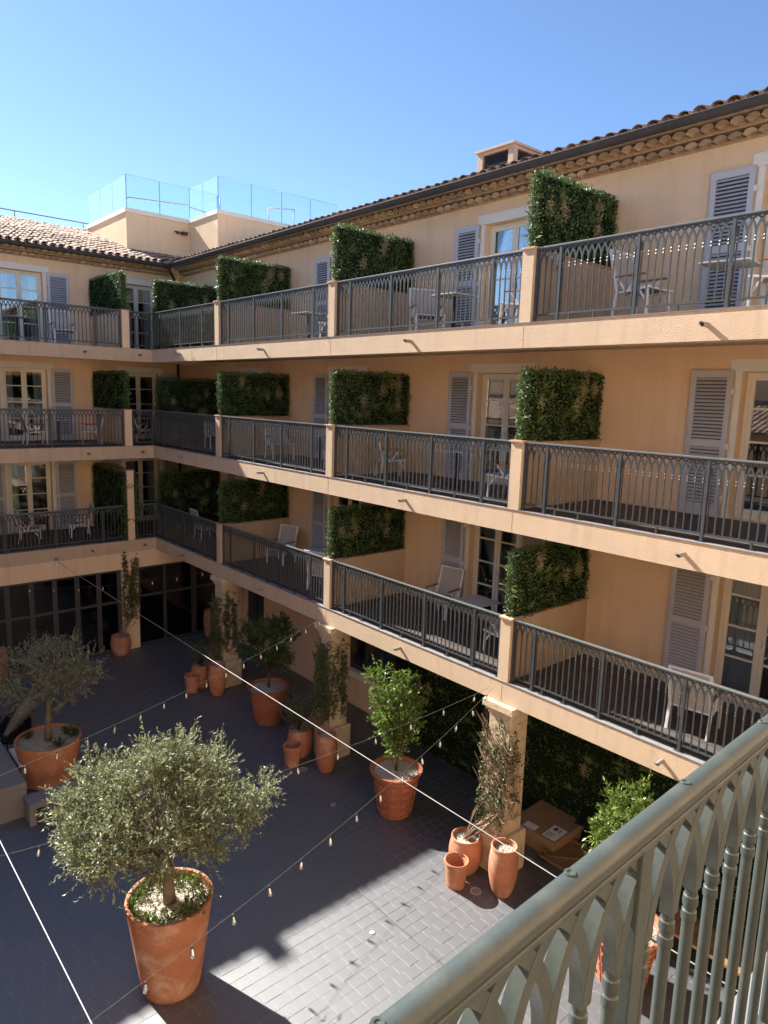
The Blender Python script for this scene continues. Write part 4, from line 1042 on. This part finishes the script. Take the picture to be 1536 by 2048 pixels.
# the three citrus trees
cl = ellipsoid_clumps(46, (.0, 0, 1.22), .62, .62, .66, .20, 13, .4)+[((-.62, 0, 1.35), .2), ((-.5, .1, 1.5), .18)]
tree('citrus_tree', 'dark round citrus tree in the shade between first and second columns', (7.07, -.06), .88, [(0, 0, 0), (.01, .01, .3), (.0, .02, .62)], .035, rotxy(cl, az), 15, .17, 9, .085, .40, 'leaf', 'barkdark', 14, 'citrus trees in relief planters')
cl = ellipsoid_clumps(44, (.02, 0, 1.25), .44, .42, .82, .19, 15, .35)+[((-.42, 0, 1.9), .2), ((-.55, 0, 1.98), .14), ((-.3, .1, 2.05), .2), ((.4, 0, 1.5), .2)]
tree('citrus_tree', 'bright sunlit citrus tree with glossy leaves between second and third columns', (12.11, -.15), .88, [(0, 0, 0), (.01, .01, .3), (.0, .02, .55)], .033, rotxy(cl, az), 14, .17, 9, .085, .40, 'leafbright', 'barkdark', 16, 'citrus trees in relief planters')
cl = ellipsoid_clumps(36, (-.02, 0, 1.30), .50, .50, .85, .19, 17, .35)
tree('citrus_tree', 'bright citrus tree half hidden behind the near railing', (17.35, -.35), .88, [(0, 0, 0), (.01, .01, .3), (.0, .02, .55)], .033, rotxy(cl, az), 14, .17, 9, .085, .36, 'leafbright', 'barkdark', 18, 'citrus trees in relief planters')
# climbing vines on the columns
def vine(label, pot_xy, potz, col_x, seed, nstem, leaves, dry=False, face=0.0, top=2.9, left=False):
    random.seed(seed); r2 = np.random.default_rng(seed)
    t = thing('climbing_vine', label, 'vine', (pot_xy[0], pot_xy[1], potz), 0, 'climbing vines on the columns'); b = MB(); tw = []
    ox, oy = pot_xy
    for k in range(nstem):
        p = Vector((random.uniform(-.06, .06), random.uniform(-.06, .06), .0)); pts = [p.copy()]
        onside = random.random() < (.35 if not left else .0); zt = random.uniform(1.7, top-potz) if random.random() < .85 else random.uniform(.8, 1.5)
        tx = (col_x+random.uniform(-.27, .27))-ox; ty = (-.03-random.uniform(0, .05)+face)-oy
        if onside: tx = col_x+.25+random.uniform(0, .05)-ox; ty = random.uniform(.02, .44)-oy
        if left: tx = face+random.uniform(.01, .06)-ox; ty = (col_x+random.uniform(-.2, .26))-oy
        st = 10; ph = random.uniform(0, 6)
        for j in range(1, st+1):
            s_ = j/st; m_ = min(1, s_*3.4); z = .05+zt*s_
            wob = .06*math.sin(ph+j*.9)+random.uniform(-.04, .04)
            q = Vector((p.x*(1-m_)+tx*m_+(wob if not left else 0), p.y*(1-m_)+ty*m_+(0 if not left else wob)-(random.uniform(0, .05) if not left else 0), z))
            pts.append(q)
        b.tube(pts, [.008-.005*i/st if not dry else .0075-.004*i/st for i in range(st+1)], 4, caps=False)
        for j in range(3, st+1):
            for _ in range(leaves):
                if random.random() < (.42 if dry else .8)*(.55 if j < 5 else 1):
                    c = pts[j].lerp(pts[j-1], random.random()); d = Vector((random.gauss(0, 1)+(.3 if left else 0), random.gauss(0, 1)-.4, random.gauss(0, .7))).normalized(); tw.append((tuple(c), tuple(c+d*random.uniform(.02, .085))))
    for p_, e in tw: b.tube([p_, e], [.003, .0015], 3, caps=False)
    if dry:
        for k in range(150):
            z = random.uniform(.75, top-potz-.1); x0 = col_x-ox+random.uniform(-.30, .30); y0 = -.05-oy-random.uniform(0, .07); pts = []
            a = random.uniform(-.9, .9)
            for j in range(5): pts.append((x0+j*.08*math.cos(a+j*.35), y0-random.uniform(0, .05), z+j*.09*math.sin(a-.9+j*.3)))
            b.tube(pts, .0062, 3, caps=False)
    b.obj('stems', 'vinestem', t); tag(link('leaves', leaf_mesh('leaves', twig_leaves(tw, 5, .066, .46, 1.0, seed), 'leafvine'), t), None, None, kind='stuff')
vine('climbing vine with dark leaves on the first column', (4.03, -.43), .58, PX[0]+.11, 31, 30, 5)
vine('climbing vine with dense leaves on the second column', (9.0, -.38), .58, PX[1]+.11, 32, 38, 6)
vine('half-dry climbing vine with tangled brown stems on the third column', (14.22, -.33), .58, PX[2]+.11, 33, 36, 4, dry=True)
vine('climbing vine on the pilaster of the left wing', (.30, -1.36), .57, -.9, 34, 22, 6, face=.02, top=3.3, left=True)
def pot_shrub(label, x, y, z, r, n, seed):
    r2 = np.random.default_rng(seed); t = thing('pot_shrub', label, 'plant', (x, y, z), 0, 'loose shrubs in rounded pots'); tw = []
    for _ in range(n): d = Vector((r2.normal()*.5, r2.normal()*.5, abs(r2.normal())+.6)).normalized(); p0 = d*r*r2.uniform(.2, .9); tw.append((tuple(p0), tuple(p0+(d+Vector(r2.normal(size=3)*.5)).normalized()*.18)))
    b = MB(); [b.tube([(0, 0, 0), p, e], [.006, .003, .0015], 3, caps=False) for p, e in tw[::3]]; b.obj('stems', 'barkdark', t); tag(link('leaves', leaf_mesh('leaves', twig_leaves(tw, 6, .05, .35, 1.0, seed), 'leafvine'), t), None, None, kind='stuff')
pot_shrub('loose dark shrub in the rounded pot at the first column', 4.03, -.43, .58, .75, 150, 71)
pot_shrub('loose dark shrub in the rounded pot at the second column', 9.0, -.38, .58, .95, 230, 72)

# ================================================================== COURT OBJECTS
def slab_bench(label, x0, y0, x1, y1, wdt, h, group):
    a = Vector((x0, y0, 0)); c = Vector((x1, y1, 0)); L_ = (c-a).length; t = thing('slab_bench', label, 'bench', a, math.atan2(y1-y0, x1-x0), group)
    b = MB(); b.box(0, L_, -wdt/2, wdt/2, h-.12, h); b.obj('seat', 'bench', t, bevel=.006)
    for u in (0, L_-.12): b = MB(); b.box(u, u+.12, -wdt/2+.001, wdt/2-.001, 0, h-.122); b.obj('leg', 'bench', t, bevel=.006)
slab_bench('grey slab bench in front of the shaded olive planter, partly under the olive crown', 7.95, -6.05, 7.95, -4.05, .42, .46, 'grey slab furniture')
slab_bench('grey slab table end-on at the left edge of the photo', 7.72, -6.28, 5.6, -6.28, .60, .72, 'grey slab furniture')
t = thing('white_board', 'pale white board lying beside the shaded olive planter', 'board', (6.30, -6.02+.35, .0)); b = MB(); b.box(-.45, .45, -.20, .20, .55, .58); b.obj('board_top', 'white', t); b = MB(); b.box(-.4, .4, -.16, .16, 0, .549); b.obj('board_base', 'bench', t)
# bird sculpture
def heron():
    t = thing('bird_sculpture', 'grey driftwood heron sculpture behind the shaded olive planter', 'sculpture', (4.80, -5.13, 0), R(120)); t.scale = (.68, .68, .72)
    b = MB(); b.tube([(-1.0, 0, .92), (-.72, 0, 1.06), (-.40, 0, 1.24), (-.05, 0, 1.46), (.22, 0, 1.66), (.40, 0, 1.80)], [.03, .12, .21, .25, .19, .10], 12); b.obj('body', 'driftwood', t, smooth=True)
    b = MB(); b.tube([(.34, 0, 1.74), (.52, 0, 1.92), (.50, 0, 2.12), (.42, 0, 2.30), (.52, 0, 2.45)], [.10, .075, .06, .055, .06], 10); b.obj('neck', 'driftwood', t, smooth=True)
    b = MB(); b.tube([(.48, 0, 2.42), (.58, 0, 2.47), (.68, 0, 2.45), (1.0, 0, 2.38)], [.06, .075, .05, .008], 10); b.obj('head', 'driftwood', t, smooth=True)
    for s in (-.09, .09): b = MB(); b.tube([(0, s, 1.35), (.04, s, .7), (.0, s, .02)], [.05, .03, .035], 8); b.box(-.08, .16, s-.05, s+.05, 0, .03); b.obj('leg', 'driftwood', t, smooth=False)
    r2 = np.random.default_rng(5); n = 380; u = r2.random(n); a = r2.uniform(-1.9, 1.9, n)+math.pi*.0; cx = -1.0+1.3*u; cz = .92+.80*u*1.0; rr = .05+.22*np.sin(np.clip(u*1.25, 0, 1)*math.pi*.55)
    P = np.stack([cx, rr*np.sin(a), cz+rr*np.cos(a)], 1); D = np.stack([-np.ones(n), .2*np.sin(a), -.75+.15*np.cos(a)], 1); N_ = np.stack([np.zeros(n), np.sin(a), np.cos(a)], 1)
    tag(link('feathers', leaf_mesh('feathers', leaf_arrays(P, D, N_, r2.uniform(.14, .26, n), .05, .05), 'driftwood'), t), None, None, kind='stuff')
heron()
def wicker_chair(label, x, y, rot):
    t = thing('wicker_chair', label, 'chair', (x, y, 0), R(rot), 'dark wicker chairs')
    b = MB(); b.box(-.28, .28, -.28, .28, .40, .46); b.obj('seat', 'wicker', t, bevel=.02)
    b = MB(); n = 9; pts = []
    for k in range(n):
        a = math.pi*(k/(n-1)); pts.append((-.31*math.cos(a), .02+.29*math.sin(a)))
    for (xa, ya), (xb, yb), ha, hb in [(pts[k], pts[k+1], .68+.24*math.sin(math.pi*k/(n-1)), .68+.24*math.sin(math.pi*(k+1)/(n-1))) for k in range(n-1)]:
        b.quad((xa, ya, .40), (xb, yb, .40), (xb*1.12, yb*1.15, hb), (xa*1.12, ya*1.15, ha)); b.quad((xb*.93, yb*.93, .40), (xa*.93, ya*.93, .40), (xa*1.05, ya*1.08, ha), (xb*1.05, yb*1.08, hb)); b.quad((xa*1.12, ya*1.15, ha), (xb*1.12, yb*1.15, hb), (xb*1.05, yb*1.08, hb), (xa*1.05, ya*1.08, ha))
    b.obj('backrest', 'wicker', t)
    for sx in (-.25, .25):
        for sy in (-.24, .24): b = MB(); b.tube([(sx, sy, .40), (sx*1.1, sy*1.1, 0)], [.018, .014], 6); b.obj('leg', 'black', t)
wicker_chair('dark wicker chair directly behind the bird sculpture', 3.6, -5.9, 100); wicker_chair('dark wicker chair between the sculpture and the shaded planter', 5.05, -5.55, 60)
wicker_chair('dark wicker chair nearest the left edge of the photo', 4.55, -6.45, 20)
# boxes and table under the arcade
t = thing('cardboard_box', 'large flat brown cardboard box with white labels under the arcade', 'box', (14.62, 1.62, .0), R(2)); b = MB(); b.box(-.50, .50, -.55, .55, .24, .38); b.obj('carton', 'cardboard', t, bevel=.004)
b = MB(); b.box(-.46, .46, -.50, .50, 0, .238); b.obj('lower_carton', 'cardboard', t)
b = MB(); b.box(.18, .46, -.50, -.06, .3815, .384); b.obj('shipping_label', 'paper', t); b = MB(); b.box(-.24, .02, -.52, -.34, .3815, .384); b.obj('small_label', 'paper', t)
b = MB()
for k, (xa, xb) in enumerate(((.24, .30), (.32, .335), (.36, .38))): b.box(xa, xb, -.22, -.10, .3845, .386)
for k in range(3): b.box(.22+k*.05, .235+k*.05, -.46, -.30, .3845, .386)
b.obj('label_print', 'ink', t)
t = thing('wooden_tabletop', 'framed brown wooden tabletop with diagonal boards lying under the arcade', 'tabletop', (15.45, 1.35, 0), R(3))
b = MB(); b.box(-.5, .5, -.42, .42, .10, .14); b.obj('board', 'wood', t)
for (a, c) in (((-.5, -.42), (.5, -.42)), ((-.5, .42), (.5, .42)), ((-.5, -.42), (-.5, .42)), ((.5, -.42), (.5, .42)), ((-.48, -.40), (.48, .40))): b = MB(); b.bar((a[0], a[1], .152), (c[0], c[1], .152), .07, .022); b.obj('batten', 'wood', t)
b = MB(); b.box(-.4, .4, -.3, .3, 0, .099); b.obj('support', 'paper', t)
t = thing('black_table', 'black pedestal table standing behind the cardboard box', 'table', (15.55, 1.85, 0), R(15)); b = MB(); b.box(-.36, .36, -.3, .3, .70, .725); b.obj('table_top', 'black', t, bevel=.004); b = MB(); b.tube([(0, 0, .02), (0, 0, .70)], .035, 10); b.obj('pedestal', 'black', t, smooth=True); b = MB(); b.bar((-.3, 0, .012), (.3, 0, .012), .06, .022); b.bar((0, -.3, .012), (0, .3, .012), .06, .02); b.obj('base', 'black', t)
t = thing('long_wooden_bench', 'reddish wooden bench under the arcade seen through the near balusters', 'bench', (18.3, .9, 0), R(0)); b = MB()
for k in range(4): b = MB(); b.box(-1.0, 1.0, -.3+k*.15, -.3+k*.15+.14, .42, .46); b.obj('seat_board', 'wood', t)
for u in (-.9, .9): b = MB(); b.box(u-.04, u+.04, -.28, .28, 0, .419); b.obj('leg', 'wood', t)
# ground lamps
def ground_lamp(label, x, y, r=.085):
    t = thing('ground_lamp', label, 'lamp', (x, y, .002), 0, 'round lamps sunk in the paving'); b = MB(); b.lathe([(r, 0), (r, .006), (r*.8, .009), (r*.72, .004)], 20); b.obj('ring', 'steel', t, smooth='auto'); b = MB(); b.disc(r*.72, .005, 20); b.obj('lens', 'paper' if r < .06 else 'pipe', t)
ground_lamp('round steel lamp in the paving beside the pots of the third column', 14.75, -.62, .10); ground_lamp('round steel lamp in the paving beside the pots of the second column', 9.62, -.72, .10); ground_lamp('small white round lamp in the sunlit paving', 14.35, -2.62, .042)
ground_lamp('small round lamp in the shaded paving left of the sunlit citrus planter', 11.15, -1.0, .06); ground_lamp('small round lamp in the shaded paving before the second column pots', 10.0, -1.55, .05)

# ================================================================== STRING LIGHTS AND CABLES
bm1 = MB(); bm1.lathe([(0.0, -.150), (.015, -.146), (.029, -.126), (.032, -.102), (.026, -.068), (.017, -.038), (.015, -.025)], 10); BULB = bm1.mesh('bulb', 'bulb', smooth=True)
bm2 = MB(); bm2.lathe([(.0, .0), (.011, .0), (.0135, -.022), (.012, -.034), (0, -.034)], 8); SOCK = bm2.mesh('socket', 'socket')
bm3 = MB(); bm3.tube([(-.006, 0, -.034), (-.010, 0, -.115), (.010, 0, -.115), (.006, 0, -.034)], .0035, 4); FIL = bm3.mesh('filament', 'filament')
def string(label, a, c, sag, n, first=.5):
    a = Vector(a); c = Vector(c); t = thing('string_light', label, 'string light', a, 0, 'festoon strings over the courtyard'); L_ = c-a
    f = lambda s: L_*s-Vector((0, 0, 4*sag*s*(1-s))); b = MB(); b.tube([f(k/40) for k in range(41)], .0028, 5); b.obj('cable', 'wire', t)
    for k in range(n):
        q = f((k+first)/n); o = link('bulb', BULB, t, q+Vector((0, 0, -.022)), (random.uniform(-.15, .15), random.uniform(-.15, .15), 0)); link('socket', SOCK, o, (0, 0, .012)); link('filament', FIL, o); o.scale = (.8, .8, .8)
string('festoon string with pear bulbs from the second pillar to the lower left', (9.43, -.02, 3.44), (12.35, -8.55, 3.28), .17, 18)
string('festoon string with pear bulbs from the third pillar past the near olive planter', (14.40, -.02, 3.46), (16.60, -8.3, 3.20), .20, 16)
string('festoon string running straight across the courtyard behind the olive crown', (14.30, -.02, 3.42), (13.40, -8.2, 3.10), .22, 12)
string('festoon string with few bulbs at the first pillar', (4.1, -.02, 3.42), (.05, -4.2, 2.6), .18, 8)
def cable(label, a, c):
    a = Vector(a); c = Vector(c); t = thing('tension_cable', label, 'cable', a); b = MB(); b.tube([(0, 0, 0), (c-a)*.5-Vector((0, 0, .02)), c-a], .0055, 8); b.obj('rope', 'cable', t); b = MB(); b.tube([(0, 0, 0), (c-a)*.006], .014, 8); b.obj('end_fitting', 'steel', t)
cable('taut pale cable crossing the courtyard diagonally from the left wing spotlight', (.02, -3.10, 3.24), (21.05, -3.0, 3.24))
cable('taut pale cable at the lower left corner of the photo', (.02, -7.58, 3.22), (21.05, -7.54, 3.22))
